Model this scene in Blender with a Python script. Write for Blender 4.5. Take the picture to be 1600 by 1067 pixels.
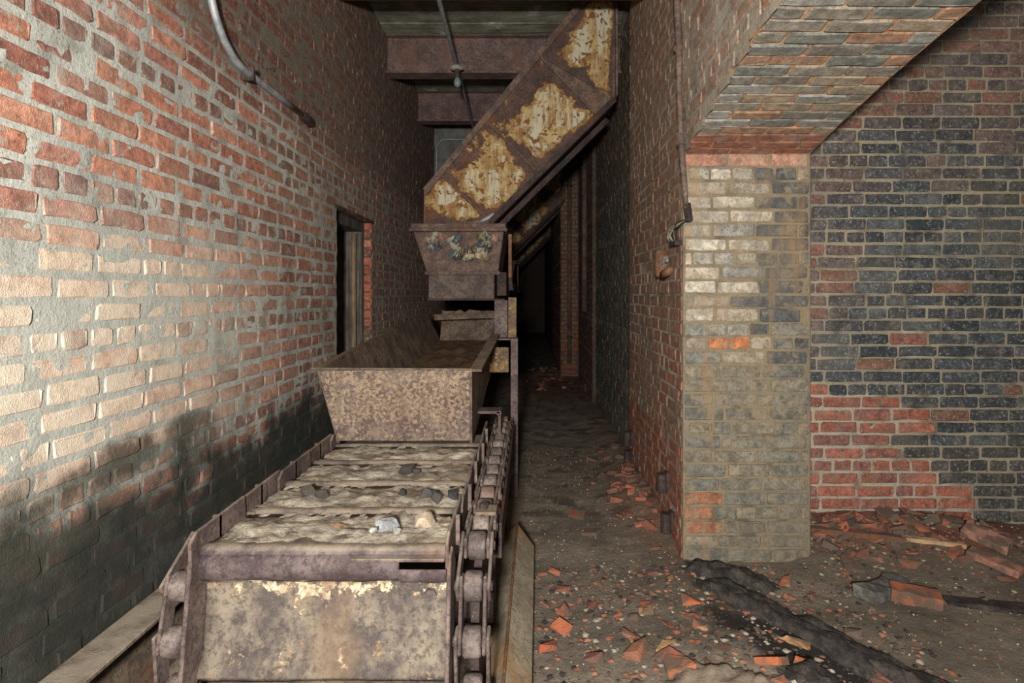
import bpy, bmesh, math, random
from mathutils import Vector, Matrix, noise
for o in list(bpy.data.objects): bpy.data.objects.remove(o)
S = bpy.context.scene; C = S.collection
random.seed(7); R = random.Random(11)

# ------------------------------------------------------------------ camera, light, exposure
F = 940.0; VX, VY = 830.0, 460.0; CZ = 1.33          # focal length in px of 1600, vanishing point, eye height
cam = bpy.data.cameras.new('camera'); co = bpy.data.objects.new('camera', cam); C.objects.link(co)
cam.sensor_width = 36; cam.lens = F*36/1600
cam.shift_x = -(VX-800)/1600; cam.shift_y = -(533.5-VY)/1600
cam.clip_start = 0.05
co.location = (0, 0, CZ); co.rotation_euler = (math.pi/2, 0, 0); S.camera = co
w = bpy.data.worlds.new('world'); S.world = w; w.use_nodes = True
w.node_tree.nodes['Background'].inputs[0].default_value = (.9, .95, 1, 1)
w.node_tree.nodes['Background'].inputs[1].default_value = 0.45
L = bpy.data.lights.new('flash', 'AREA'); L.shape = 'DISK'; L.size = .20; L.energy = 250; L.color = (1, .99, .965)
lo = bpy.data.objects.new('camera_flash', L); C.objects.link(lo)
lo.location = (-.14, -.80, 1.50)
lo.rotation_euler = Vector((-.14, 1, .0)).to_track_quat('-Z', 'Y').to_euler()
S.view_settings.view_transform = 'Standard'; S.view_settings.look = 'None'
S.view_settings.gamma = 1; S.view_settings.exposure = 0.0; S.view_settings.use_curve_mapping = False

# ------------------------------------------------------------------ helpers
def lin(c):
    r = []
    for v in c[:3]:
        v = max(0., min(255., v))/255
        r.append(v/12.92 if v <= .04045 else ((v+.055)/1.055)**2.4)
    return (r[0], r[1], r[2], 1)
def mixc(a, b, t):
    t = max(0., min(1., t)); return tuple(a[i]*(1-t)+b[i]*t for i in range(3))
def sm(x, a, b):
    if a == b: return float(x > a)
    t = max(0., min(1., (x-a)/(b-a))); return t*t*(3-2*t)
def fb(x, y, z=0, o=4): return noise.fractal(Vector((x, y, z)), 1, 2, o)
def link(name, me, parent=None):
    o = bpy.data.objects.new(name, me); C.objects.link(o); o.parent = parent; return o
def tag(o, label=None, cat=None, group=None, kind=None):
    if label: o['label'] = label
    if cat: o['category'] = cat
    if group: o['group'] = group
    if kind: o['kind'] = kind
    return o
def empty(name, loc=(0, 0, 0)):
    o = link(name, None); o.location = loc; o.empty_display_size = .1; return o
def child(name, me, parent):              # mesh in world coordinates under an Empty that was only moved
    o = link(name, me, parent); o.location = -Vector(parent.location); return o

class MB:
    def __init__(s): s.v = []; s.f = []; s.c = []
    def add(s, vs, fs, col=None):
        n = len(s.v); s.v += [tuple(p) for p in vs]; s.f += [tuple(i+n for i in f) for f in fs]
        if col is not None: s.c += [col]*len(vs)
        return s
    def hexa(s, p):                        # 8 corners: bottom ring 0-3, top ring 4-7
        return s.add(p, [(3,2,1,0),(4,5,6,7),(0,1,5,4),(1,2,6,5),(2,3,7,6),(3,0,4,7)])
    def box(s, x0, x1, y0, y1, z0, z1):
        return s.hexa([(x0,y0,z0),(x1,y0,z0),(x1,y1,z0),(x0,y1,z0),(x0,y0,z1),(x1,y0,z1),(x1,y1,z1),(x0,y1,z1)])
    def bar(s, a, b, wx, wz, up=(0,0,1)):  # a bar from a to b
        a = Vector(a); b = Vector(b); d = (b-a).normalized(); x = d.cross(Vector(up)).normalized(); u = x.cross(d)
        x *= wx/2; u *= wz/2
        return s.hexa([a-x-u, a+x-u, b+x-u, b-x-u, a-x+u, a+x+u, b+x+u, b-x+u])
    def prism(s, pts, off):                # polygon of 3-D points, thickened by vector off
        n = len(pts); o = Vector(off); q = [Vector(p) for p in pts]
        return s.add(q+[p+o for p in q], [tuple(range(n-1,-1,-1)), tuple(range(n,2*n))]+[(i,(i+1)%n,n+(i+1)%n,n+i) for i in range(n)])
    def tube(s, pts, r, n=10, cap=True):
        pts = [Vector(p) for p in pts]; rings = []; ref = Vector((.31,.2,.93))
        for i, p in enumerate(pts):
            d = (pts[min(i+1,len(pts)-1)]-pts[max(i-1,0)]).normalized()
            x = d.cross(ref).normalized(); y = d.cross(x)
            rr = r[i] if isinstance(r, (list, tuple)) else r
            rings.append([p+(x*math.cos(2*math.pi*k/n)+y*math.sin(2*math.pi*k/n))*rr for k in range(n)])
        vs = [q for g in rings for q in g]; fs = []
        for i in range(len(pts)-1):
            for k in range(n): fs.append((i*n+k, i*n+(k+1)%n, (i+1)*n+(k+1)%n, (i+1)*n+k))
        if cap: fs += [tuple(range(n-1,-1,-1)), tuple(range((len(pts)-1)*n, len(pts)*n))]
        return s.add(vs, fs)
    def grid(s, fn, nu, nv, col=None, skip=None):
        n = len(s.v)
        for j in range(nv+1):
            for i in range(nu+1):
                s.v.append(tuple(fn(i/nu, j/nv)))
                if col: s.c.append(col(i/nu, j/nv))
        for j in range(nv):
            for i in range(nu):
                if skip and skip((i+.5)/nu, (j+.5)/nv): continue
                a = n+j*(nu+1)+i; s.f.append((a, a+1, a+nu+2, a+nu+1))
        return s
    def mesh(s, name, mat, smooth=False, bevel=0, fix=True):
        me = bpy.data.meshes.new(name); me.from_pydata(s.v, [], s.f)
        if s.c:
            at = me.color_attributes.new('Col', 'FLOAT_COLOR', 'POINT')
            at.data.foreach_set('color', [x for c in s.c for x in c])
        if fix or bevel:
            bm = bmesh.new(); bm.from_mesh(me)
            bmesh.ops.recalc_face_normals(bm, faces=bm.faces)
            if bevel:
                es = [e for e in bm.edges if len(e.link_faces) == 2 and e.calc_face_angle(0) > .6]
                bmesh.ops.bevel(bm, geom=es, offset=bevel, segments=1, affect='EDGES', clamp_overlap=True)
            bm.to_mesh(me); bm.free()
        if smooth:
            for p in me.polygons: p.use_smooth = True
        if mat: me.materials.append(mat)
        me.update(); return me

# ------------------------------------------------------------------ materials
class NT:
    def __init__(s, name):
        s.m = bpy.data.materials.new(name); s.m.use_nodes = True; s.t = s.m.node_tree
        s.b = s.t.nodes['Principled BSDF']; s.pos = s.n('ShaderNodeNewGeometry').outputs['Position']
    def n(s, t, **k):
        q = s.t.nodes.new(t)
        for a, b in k.items(): setattr(q, a, b)
        return q
    def put(s, sock, v):
        if hasattr(v, 'is_output'): s.t.links.new(v, sock)
        elif isinstance(v, (tuple, list)) and len(v) == 3 and sock.type == 'RGBA': sock.default_value = (*v, 1)
        else: sock.default_value = v
    def noise(s, scale, detail=6, rough=.6, vec=None, dist=0):
        q = s.n('ShaderNodeTexNoise'); s.put(q.inputs['Vector'], vec or s.pos)
        q.inputs['Scale'].default_value = scale; q.inputs['Detail'].default_value = detail
        q.inputs['Roughness'].default_value = rough; q.inputs['Distortion'].default_value = dist
        return q.outputs[0]
    def vor(s, scale, feature='F1', vec=None):
        q = s.n('ShaderNodeTexVoronoi', feature=feature); s.put(q.inputs['Vector'], vec or s.pos)
        q.inputs['Scale'].default_value = scale; return q.outputs[0]
    def ramp(s, v, a, b, lo=0., hi=1.):
        q = s.n('ShaderNodeMapRange', interpolation_type='SMOOTHSTEP'); s.put(q.inputs[0], v)
        for i, x in enumerate((a, b, lo, hi)): q.inputs[i+1].default_value = x
        return q.outputs[0]
    def math(s, op, a, b=0.):
        q = s.n('ShaderNodeMath', operation=op); s.put(q.inputs[0], a); s.put(q.inputs[1], b); return q.outputs[0]
    def mix(s, f, a, b, mode='MIX'):
        q = s.n('ShaderNodeMix', data_type='RGBA', blend_type=mode); s.put(q.inputs[0], f); s.put(q.inputs[6], a); s.put(q.inputs[7], b)
        return q.outputs[2]
    def scale(s, sx, sy, sz):
        q = s.n('ShaderNodeMapping'); s.put(q.inputs[0], s.pos); q.inputs['Scale'].default_value = (sx, sy, sz); return q.outputs[0]
    def done(s, col, rough=.9, bump=None, strength=.4, dist=.01, metal=0.):
        s.put(s.b.inputs['Base Color'], col); s.put(s.b.inputs['Roughness'], rough); s.b.inputs['Metallic'].default_value = metal
        s.b.inputs['Specular IOR Level'].default_value = .3
        if bump is not None:
            q = s.n('ShaderNodeBump'); q.inputs['Strength'].default_value = strength; q.inputs['Distance'].default_value = dist
            s.put(q.inputs['Height'], bump); s.t.links.new(q.outputs[0], s.b.inputs['Normal'])
        return s.m
def C3(*c): return lin(c)[:3]

def brick_mat(name, objcol, smear=C3(150,148,135), amt=.5, spot=C3(170,160,140), spot_amt=.3, rough=.9, lo=.55, streak=None, over=None):
    t = NT(name)
    src = t.n('ShaderNodeObjectInfo').outputs['Color'] if objcol else t.n('ShaderNodeVertexColor', layer_name='Col').outputs[0]
    a = t.noise(24, 9, .7); b = t.noise(13, 8, .68); c = t.noise(75, 6, .72); d = t.noise(230, 3, .6); e = t.noise(33, 8, .72); g = t.noise(2.6, 7, .65)
    v = t.ramp(a, .30, .70, .52, 1.32)
    col = t.mix(1., src, t.mix(1., (1,1,1), v, 'MULTIPLY'), 'MULTIPLY')
    col = t.mix(t.ramp(e, .53, .60, 0, .5), col, t.mix(.6, src, (.03,.028,.026)))
    col = t.mix(t.ramp(b, lo, lo+.07, 0, amt), col, smear)
    col = t.mix(t.ramp(c, .55, .63, 0, spot_amt), col, spot)
    col = t.mix(t.ramp(c, .42, .34, 0, .6), col, (.03,.026,.024))
    col = t.mix(t.ramp(g, .48, .66, 0, .42), col, C3(112,102,88))
    if streak:
        st = t.noise(1, 6, .6, t.scale(13, 13, 1.6)); col = t.mix(t.ramp(st, .5, .72, 0, .55), col, streak)
    if over: col = over(t, col)
    h = t.math('ADD', t.math('MULTIPLY', a, .6), t.math('MULTIPLY', d, .5))
    return t.done(col, rough, h, .8, .010)
def left_over(t, col, wash=C3(206,190,168)):
    sx = t.n('ShaderNodeSeparateXYZ'); t.t.links.new(t.pos, sx.inputs[0]); y, z = sx.outputs[1], sx.outputs[2]
    n1 = t.noise(2.4, 7, .62); n2 = t.noise(8, 7, .65)
    hz = t.math('MULTIPLY', t.math('MULTIPLY', t.ramp(t.math('ADD', z, t.math('MULTIPLY', n1, .5)), .85, 1.15), t.ramp(t.math('ADD', z, t.math('MULTIPLY', n1, .7)), 2.1, 1.55)), t.ramp(t.math('ADD', y, t.math('MULTIPLY', n1, 1.4)), 4.0, 2.3))
    col = t.mix(t.math('MULTIPLY', hz, t.ramp(n2, .34, .58, .30, .85)), col, wash)
    so = t.ramp(t.math('SUBTRACT', z, t.math('MULTIPLY', t.math('SUBTRACT', n1, .5), .9)), .86, .60, 0, 1.)
    col = t.mix(t.math('MULTIPLY', so, t.ramp(n2, .38, .66, 1., .93)), col, C3(42,43,36))
    for yy, zz, ry, rz in ((1.86,.80,.26,.085),(2.28,.84,.2,.07),(1.55,.66,.3,.05)):
        e = t.math('ADD', t.math('POWER', t.math('DIVIDE', t.math('SUBTRACT', y, yy), ry), 2.), t.math('POWER', t.math('DIVIDE', t.math('SUBTRACT', z, zz), rz), 2.))
        col = t.mix(t.ramp(t.math('ADD', e, t.math('MULTIPLY', t.math('SUBTRACT', n2, .5), 3.)), 1.3, .0, 0, .85), col, C3(58,56,46))
    return col
def mortar_mat(name, rough=.95, dirt=C3(60,55,45), over=None):
    t = NT(name); src = t.n('ShaderNodeVertexColor', layer_name='Col').outputs[0]
    a = t.noise(28, 8, .7); c = t.noise(120, 5, .7); b = t.noise(7, 5)
    v = t.math('MULTIPLY_ADD', a, .9); v.node.inputs[2].default_value = .55
    col = t.mix(1., src, t.mix(1., (1,1,1), v, 'MULTIPLY'), 'MULTIPLY')
    col = t.mix(t.ramp(b, .52, .66, 0, .6), col, dirt)
    col = t.mix(t.ramp(c, .44, .36, 0, .6), col, (.05,.045,.038))
    if over: col = over(t, col)
    return t.done(col, rough, t.math('ADD', a, t.math('MULTIPLY', c, .6)), .7, .012)
def rust_mat(name, a=C3(62,47,45), b=C3(112,86,68), paint=None, pamt=.55, orange=C3(120,66,30), oamt=.4, dust=None, damt=.6, edge=False, pscale=5, rough=.8, band=None, rimc=C3(120,78,40)):
    t = NT(name)
    n1 = t.noise(9, 8, .65); n2 = t.noise(48, 9, .75); n3 = t.noise(3.2, 6, .6); n4 = t.noise(160, 4, .7)
    col = t.mix(t.ramp(n1, .35, .65), a, b)
    col = t.mix(t.ramp(n2, .46, .60, .0, .72), col, t.mix(.5, a, (.012,.01,.01)))
    col = t.mix(t.ramp(n4, .58, .68, 0, .35), col, C3(150,134,114))
    col = t.mix(t.ramp(n3, .52, .66, 0, oamt), col, orange)
    h = t.math('ADD', n2, t.math('MULTIPLY', n4, .7))
    if paint:
        p1 = t.ramp(t.noise(pscale, 10, .68, dist=.4), .22, .78); th = 1-pamt
        p = p1
        if edge:
            e = t.n('ShaderNodeVertexColor', layer_name='Col').outputs[0]
            p = t.math('SUBTRACT', t.math('ADD', p, t.math('MULTIPLY', e, .55)), .55)
        if band:
            sz = t.n('ShaderNodeSeparateXYZ'); t.t.links.new(t.pos, sz.inputs[0]); bz = sz.outputs[2]
            p = t.math('ADD', p, t.math('MULTIPLY', t.math('MULTIPLY', t.ramp(bz, band[0], band[1]), t.ramp(bz, band[3], band[2])), band[4]))
        st = t.noise(1, 6, .65, t.scale(26, 26, 2.2)); ho = t.noise(pscale*5.5, 6, .6, dist=.5); oc = t.noise(pscale*2, 7, .65)
        rim = t.ramp(p, th-.05, th); core = t.math('MULTIPLY', t.ramp(p, th, th+.03), t.ramp(ho, .41, .44))
        pc = t.mix(t.ramp(oc, .42, .58), paint, t.mix(.65, paint, rimc))
        pc = t.mix(t.ramp(st, .46, .64, 0, .8), pc, rimc)
        col = t.mix(t.math('MULTIPLY', rim, .8), col, rimc); col = t.mix(core, col, pc)
        if edge: col = t.mix(t.math('MULTIPLY', t.math('MULTIPLY', t.ramp(p, th+.24, th+.32), core), t.ramp(st, .44, .56, .0, .8)), col, C3(186,182,160))
        h = t.math('ADD', h, t.math('MULTIPLY', core, .8))
    if dust:
        nz = t.n('ShaderNodeSeparateXYZ'); t.t.links.new(t.n('ShaderNodeNewGeometry').outputs['Normal'], nz.inputs[0])
        col = t.mix(t.math('MULTIPLY', t.ramp(nz.outputs[2], .3, .9), t.ramp(n1, .32, .62, .15, damt)), col, dust)
    return t.done(col, rough, h, .6, .006)
def plain_mat(name, a, b, scale=12, rough=.9, bump=.4, grain=None, fleck=None, metal=0.):
    t = NT(name); n1 = t.noise(scale, 8, .65); n2 = t.noise(scale*7, 5, .7)
    col = t.mix(t.ramp(n1, .32, .68), a, b)
    if grain: col = t.mix(t.ramp(t.noise(1, 6, .6, t.scale(*grain)), .4, .62, 0, .75), col, t.mix(.6, a, (.01,.01,.01)))
    if fleck: col = t.mix(t.ramp(n2, .62, .70), col, fleck)
    return t.done(col, rough, t.math('ADD', n1, t.math('MULTIPLY', n2, .5)), bump, .01, metal)
def objcol_mat(name, scale=30, rough=.92, dirt=C3(70,60,50), amt=.6):
    t = NT(name); src = t.n('ShaderNodeObjectInfo').outputs['Color']
    n1 = t.noise(scale, 8, .65); n2 = t.noise(scale*6, 4, .7); n3 = t.noise(scale*.5, 5)
    v = t.math('MULTIPLY_ADD', n1, 1.1); v.node.inputs[2].default_value = .45
    col = t.mix(1., src, t.mix(1., (1,1,1), v, 'MULTIPLY'), 'MULTIPLY')
    col = t.mix(t.ramp(n3, .44, .58, 0, amt), col, dirt)
    return t.done(col, rough, t.math('ADD', n1, n2), .8, .010)

# ------------------------------------------------------------------ brick system
def brick_variant(Lb, H, seed, rag=.0035):
    r = random.Random(seed); a, h = Lb/2, H/2; c = [r.uniform(.002,.012) for _ in range(8)]; mx = r.uniform(-.5,.5)*a; mt = r.uniform(-.5,.5)*a
    o = [(-a+c[0],-h),(mx,-h),(a-c[1],-h),(a,-h+c[2]),(a,h-c[3]),(a-c[4],h),(mt,h),(-a+c[5],h),(-a,h-c[6]),(-a,-h+c[7])]
    o = [(x+r.uniform(-rag,rag), y+r.uniform(-rag,rag)) for x, y in o]; n = len(o)
    vs = [(x, y, -.02) for x, y in o]+[(x, y, -.003) for x, y in o]
    vs += [(x*(1-.005/a), y*(1-.004/h), r.uniform(-.003,.0012)) for x, y in o]
    fs = []
    for k in (0, n):
        fs += [(k+i, k+(i+1)%n, k+n+(i+1)%n, k+n+i) for i in range(n)]
    fs.append(tuple(range(2*n, 3*n)))
    return vs, fs
BH = .0585
VAR = {'s': [brick_variant(.203, BH, 100+i) for i in range(10)], 'h': [brick_variant(.098, BH, 200+i) for i in range(8)]}
NOM = {'s': .203, 'h': .098}
class Wall:
    def __init__(s, root, mats): s.root = root; s.mo, s.mv = mats; s.b = []
    def brick(s, c, u, v, n, Lb, H, col, proud, tilt=0):
        s.b.append((Vector(c), Vector(u), Vector(v), Vector(n), Lb, H, col, proud, tilt))
    def area(s, q):
        c, u, v, n, Lb, H = q[:6]; P = []
        for a, b in ((-1,-1),(1,-1),(1,1),(-1,1)):
            p = c+u*(a*Lb/2)+v*(b*H/2)
            if p.y < .3: return 0
            P.append((VX+F*p.x/p.y, VY-F*(p.z-CZ)/p.y))
        if n.dot(Vector((0,0,CZ))-c) <= 0: return 0
        cx = sum(p[0] for p in P)/4; cy = sum(p[1] for p in P)/4
        if not (-15 < cx < 1615 and -15 < cy < 1082): return 0
        return abs(sum(P[i][0]*P[(i+1)%4][1]-P[(i+1)%4][0]*P[i][1] for i in range(4)))/2
    def finish(s, limit=300, hidden=None):
        sc = sorted(range(len(s.b)), key=lambda i: -(0 if hidden and hidden(s.b[i][0]) else s.area(s.b[i])))
        top = set(i for i in sc[:limit] if s.area(s.b[i]) > 60); rest = MB(); cache = {}
        for i, (c, u, v, n, Lb, H, col, proud, tilt) in enumerate(s.b):
            k = 's' if Lb > .14 else 'h'; vi = R.randrange(len(VAR[k])); vs, fs = VAR[k][vi]
            if tilt: rot = Matrix.Rotation(tilt, 3, n); u = rot @ u; v = rot @ v
            sx, sy = Lb/NOM[k], H/BH
            if i in top:
                if (k, vi) not in cache:
                    cache[k, vi] = MB().add(vs, fs).mesh('brick', s.mo, fix=False)
                o = link('brick', cache[k, vi], s.root)
                M = Matrix(((u.x*sx, v.x*sy, n.x), (u.y*sx, v.y*sy, n.y), (u.z*sx, v.z*sy, n.z))).to_4x4()
                M.translation = c+n*proud; o.matrix_basis = M; o.color = lin(col)
            else:
                rest.add([c+n*proud+u*(x*sx)+v*(y*sy)+n*z for x, y, z in vs], fs, lin(col))
        if rest.v:
            o = link('brickwork', rest.mesh('brickwork', s.mv, fix=False), s.root); o['kind'] = 'stuff'
def courses(wall, P, u, v, n, u0, u1, v0, v1, ch, colf, proudf, holes=None, hk=0, hev=6, joint=.011, jit=.002, ph=0):
    """rows of bricks on the plane P + u*a + v*b; holes(b) -> [(a0,a1)] left free at height b"""
    P, u, v, n = map(Vector, (P, u, v, n)); row = math.floor(v0/ch)
    while row*ch < v1:
        b = (row+.5)*ch
        if b < v0+.01 or b > v1-.01: row += 1; continue
        head = hev and (row % hev == hk); pitch = .1075 if head else .215
        spans = [(u0, u1)]
        for h0, h1 in (holes(b) if holes else []):
            ns = []
            for a0, a1 in spans:
                if h1 <= a0 or h0 >= a1: ns.append((a0, a1)); continue
                if h0 > a0: ns.append((a0, h0))
                if h1 < a1: ns.append((h1, a1))
            spans = ns
        off = (.054 if row % 2 else .1075) if not head else .03
        rr = random.Random(row*77+ph)
        off += rr.uniform(-.025, .025)
        for a0, a1 in spans:
            k = math.floor((a0-off)/pitch)
            while k*pitch+off < a1:
                x0 = max(k*pitch+off, a0); x1 = min((k+1)*pitch+off, a1); k += 1
                Lb = x1-x0-joint
                if Lb < .028: continue
                if not head and Lb > .19 and rr.random() < .05:
                    parts = [(x0, (x0+x1)/2), ((x0+x1)/2, x1)]
                else: parts = [(x0, x1)]
                for q0, q1 in parts:
                    a = (q0+q1)/2; col = colf(a, b, head, rr)
                    if col is None: continue
                    wall.brick(P+u*a+v*(b+rr.uniform(-jit, jit)), u, v, n, q1-q0-joint+rr.uniform(-.006,.003), ch-joint-.0015+rr.uniform(-.005,.002), col, proudf(a, b, rr), rr.uniform(-.006,.006))
        row += 1
def mortar(name, P, u, v, n, u0, u1, v0, v1, step, colf, amp, mat, hole=None, back=.25, parent=None):
    """uneven mortar face with real depth behind it"""
    P, u, v, n = map(Vector, (P, u, v, n)); nu = max(2, int((u1-u0)/step)); nv = max(2, int((v1-v0)/step)); m = MB()
    def pos(s, t):
        a = u0+s*(u1-u0); b = v0+t*(v1-v0); p = P+u*a+v*b
        k = amp*fb(p.x*17, p.y*17, p.z*17, 3) if 0 < s < 1 and 0 < t < 1 else 0
        return p+n*k
    m.grid(pos, nu, nv, lambda s, t: lin(colf(u0+s*(u1-u0), v0+t*(v1-v0))), (lambda s, t: hole(u0+s*(u1-u0), v0+t*(v1-v0))) if hole else None)
    o = link(name, m.mesh(name, mat, smooth=True, fix=False), parent)
    return o
X, Y, Z = Vector((1,0,0)), Vector((0,1,0)), Vector((0,0,1))

# ------------------------------------------------------------------ the setting: floor
def heap(x, y):
    h = .0
    h += .10*math.exp(-(((x-.72)/.20)**2+((y-3.9)/.62)**2))                     # rubble along the right wall
    h += .05*math.exp(-(((x-.72)/.12)**2+((y-5.2)/1.4)**2))
    h += .13*sm(y, 2.70, 3.30)*sm(x, 1.2, 1.5)*(1-.55*sm(x, 2.0, 2.9))            # along the back wall
    h += .06*math.exp(-(((x-.75)/.45)**2+((y-2.1)/.42)**2))
    h += .09*math.exp(-(((x-.3)/.45)**2+((y-10)/.5)**2))
    return h
def fz(x, y): return heap(x, y)+.012*fb(x*3.1, y*3.1, 1.7, 5)+.008*fb(x*14, y*14, 4, 3)*sm(y, 12, 4)
def floor_col(x, y):
    n = fb(x*2.3, y*2.3, 9, 5); n2 = fb(x*7, y*7, 3, 4)
    c = mixc((108,97,84), (136,123,106), .5+n)
    red = max(math.exp(-(((x-.72)/.17)**2+((y-3.9)/.7)**2)), .9*sm(y, 2.85, 3.2)*sm(x, 1.3, 1.6)*(1-.6*sm(x, 2.2, 2.8)), .95*math.exp(-(((x-.35)/.5)**2+((y-8.9)/1.2)**2)), .5*math.exp(-(((x-.7)/.1)**2+((y-6)/1.6)**2)))
    c = mixc(c, (128,72,50), red*(.45+.9*n2+.3))
    blk = sm(math.exp(-((((x-.98)-(2.25-y)*.42)/.3)**2+((y-2.15)/.5)**2))+.35*n2, .35, .8)
    c = mixc(c, (38,33,30), blk*.85)
    c = mixc(c, (62,54,47), sm(n2+.6*n, .15, .5)*.6*sm(y, 2.6, 4))
    return c
def axis(a, b, fa, f2, fine, coarse):
    r = []; p = a
    while p < b:
        r.append(p); p += fine if fa <= p < f2 else min(coarse, fa-p if p < fa and fa-p > 1e-6 else coarse)
    return r+[b]
xs = axis(-1.45, 5.0, -1.3, 2.7, .028, .25); ys = axis(-2.5, 22, 1.2, 6.5, .03, .12)
m = MB()
for y in ys:
    for x in xs: m.v.append((x, y, fz(x, y))); m.c.append(lin(floor_col(x, y)))
nx = len(xs)
for j in range(len(ys)-1):
    for i in range(nx-1): a = j*nx+i; m.f.append((a, a+1, a+nx+1, a+nx))
t = NT('dirt'); src = t.n('ShaderNodeVertexColor', layer_name='Col').outputs[0]
a = t.noise(22, 9, .7); b = t.noise(90, 6, .7); sp = t.vor(85); sp2 = t.noise(14, 4); cr = t.noise(45, 5, .7)
v = t.math('MULTIPLY_ADD', a, 1.3); v.node.inputs[2].default_value = .35
col = t.mix(1., src, t.mix(1., (1,1,1), v, 'MULTIPLY'), 'MULTIPLY')
col = t.mix(t.ramp(b, .40, .30, 0, .7), col, (.012,.011,.01))
col = t.mix(t.math('MULTIPLY', t.ramp(sp, .16, .09), t.ramp(sp2, .53, .58)), col, C3(180,168,145))
col = t.mix(t.math('MULTIPLY', t.ramp(cr, .66, .70), .7), col, C3(140,76,50))
dirt = t.done(col, .95, t.math('ADD', a, t.math('MULTIPLY', b, .7)), .8, .02)
tag(link('floor', m.mesh('floor', dirt, smooth=True, fix=False)), 'dark earth and soot covered floor strewn with brick dust', 'floor', kind='structure')

# ------------------------------------------------------------------ left wall
WL = -1.29; CH = .0729; DY0, DY1, DZ = 3.976, 4.85, 1.915
def white_l(y, z):                                       # old whitewash and lime bloom
    e = .09*fb(y*1.7, z*2.2, 5, 4)
    q = sm(z+e, .86, 1.0)*(1-sm(z+e, 1.40, 1.62))*(1-sm(y+e*3, 2.0, 2.95))
    return max(q, .55*sm(z+e, .74, .95)*(1-sm(z+e, 1.25, 1.6))*(1-sm(y, 2.3, 3.6)))
def brick_l(y, z, head, r):
    c = r.choice([(172,114,90),(162,104,84),(178,122,96),(154,102,86),(168,118,100),(184,130,104)])
    if head: c = r.choice([(136,98,84),(126,92,80),(146,98,80),(128,100,90)])
    if r.random() < .12: c = (130,84,70)
    w = white_l(y, z)
    if r.random() < .16: w *= .15
    c = mixc(c, (206,184,160), w*.95*r.uniform(.65, 1.05))
    c = mixc(c, mixc((112,64,50), (92,58,50), r.random()), sm(z+.1*fb(y, z, 2), 2.2, 2.42)*.9)
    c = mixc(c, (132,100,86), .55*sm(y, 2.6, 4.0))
    return c
def mort_l(y, z):
    c = mixc((156,155,144), (178,176,164), .5+fb(y*3, z*3, 1))
    c = mixc(c, (176,172,158), white_l(y, z)*.5)
    c = mixc(c, (96,84,70), sm(z+.1*fb(y, z, 2), 2.2, 2.42)*.8)
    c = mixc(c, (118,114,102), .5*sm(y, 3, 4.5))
    return c
MM = mortar_mat('lime_mortar'); ML = mortar_mat('lime_mortar_left', dirt=C3(100,98,86), over=lambda t, c: left_over(t, c, C3(166,165,154)))
LB = [brick_mat(nm, oc, C3(152,148,134), .65, C3(196,178,156), .35, lo=.56, over=left_over) for nm, oc in (('brick_left', True), ('brick_left_far', False))]
dhole = lambda a, b: DY0 < a < DY1 and b < DZ
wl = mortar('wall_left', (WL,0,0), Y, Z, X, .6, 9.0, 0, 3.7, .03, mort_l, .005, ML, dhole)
tag(wl, 'red brick wall with whitewash bloom and sooty base beside the conveyor', 'wall', kind='structure')
W = Wall(wl, LB)
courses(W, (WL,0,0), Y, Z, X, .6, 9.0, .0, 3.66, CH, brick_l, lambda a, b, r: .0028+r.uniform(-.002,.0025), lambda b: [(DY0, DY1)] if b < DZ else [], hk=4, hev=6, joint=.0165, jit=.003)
for k in range(27):                                       # far reveal of the doorway, header ends
    z = (k+.5)*.071
    W.brick((WL-.03, DY1, z), X, Z, -Y, .056, .058, R.choice([(176,96,66),(150,80,60),(168,104,78),(120,70,56)]), .004)
W.finish(300, lambda c: c.z < .4)
m = MB(); m.box(WL-.3, WL-.012, .6, DY0, 0, 3.7); m.box(WL-.3, WL-.012, DY1+.003, 21, 0, 3.7); m.box(WL-.3, WL-.012, DY0, DY1, DZ, 3.7)
core = plain_mat('wall_core', C3(70,60,52), C3(92,80,68)); link('wall_core', m.mesh('wall_core', core), wl)
m = MB(); m.grid(lambda s, q: (WL, 9+12*s, 3.7*q), 30, 12, lambda s, q: lin((90,76,66)))
link('far_brickwork', m.mesh('far_brickwork', MM, fix=False), wl)['kind'] = 'stuff'
# doorway with timber frame
dw = tag(link('door_1', None), 'dark doorway with timber frame in the left brick wall', 'doorway', kind='structure')
oldwood = plain_mat('old_timber', C3(66,60,54), C3(104,96,86), 8, grain=(60,60,2.5))
warmwood = plain_mat('worn_timber', C3(108,86,64), C3(140,116,90), 8, grain=(60,60,2.5))
link('frame_post', MB().box(WL-.19, WL-.06, DY1-.05, DY1-.002, 0, DZ-.08).mesh('frame_post', oldwood, bevel=.004), dw)
link('door_stop', MB().box(WL-.135, WL-.10, DY1-.085, DY1-.05, 0, DZ-.10).mesh('door_stop', warmwood, bevel=.003), dw)
link('frame_post', MB().box(WL-.19, WL-.06, DY0+.002, DY0+.045, 0, DZ-.08).mesh('frame_post', oldwood, bevel=.004), dw)
link('frame_head', MB().box(WL-.20, WL-.055, DY0+.002, DY1-.002, DZ-.085, DZ-.012).mesh('frame_head', oldwood, bevel=.004), dw)
link('lintel', MB().box(WL-.2, WL+.006, DY0-.05, DY1+.05, DZ-.012, DZ+.012).mesh('lintel', rust_mat('lintel_iron'), bevel=.002), dw)
m = MB(); m.box(-4.2, -4.15, 2.5, 8, 0, 2.6); m.box(-4.2, WL-.3, 8, 8.05, 0, 2.6); m.box(-4.2, WL-.3, 2.5, 2.55, 0, 2.6); m.box(-4.2, WL-.3, 2.5, 8, 2.6, 2.65); m.box(-4.2, WL-.3, 2.5, 8, -.05, 0)
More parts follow.
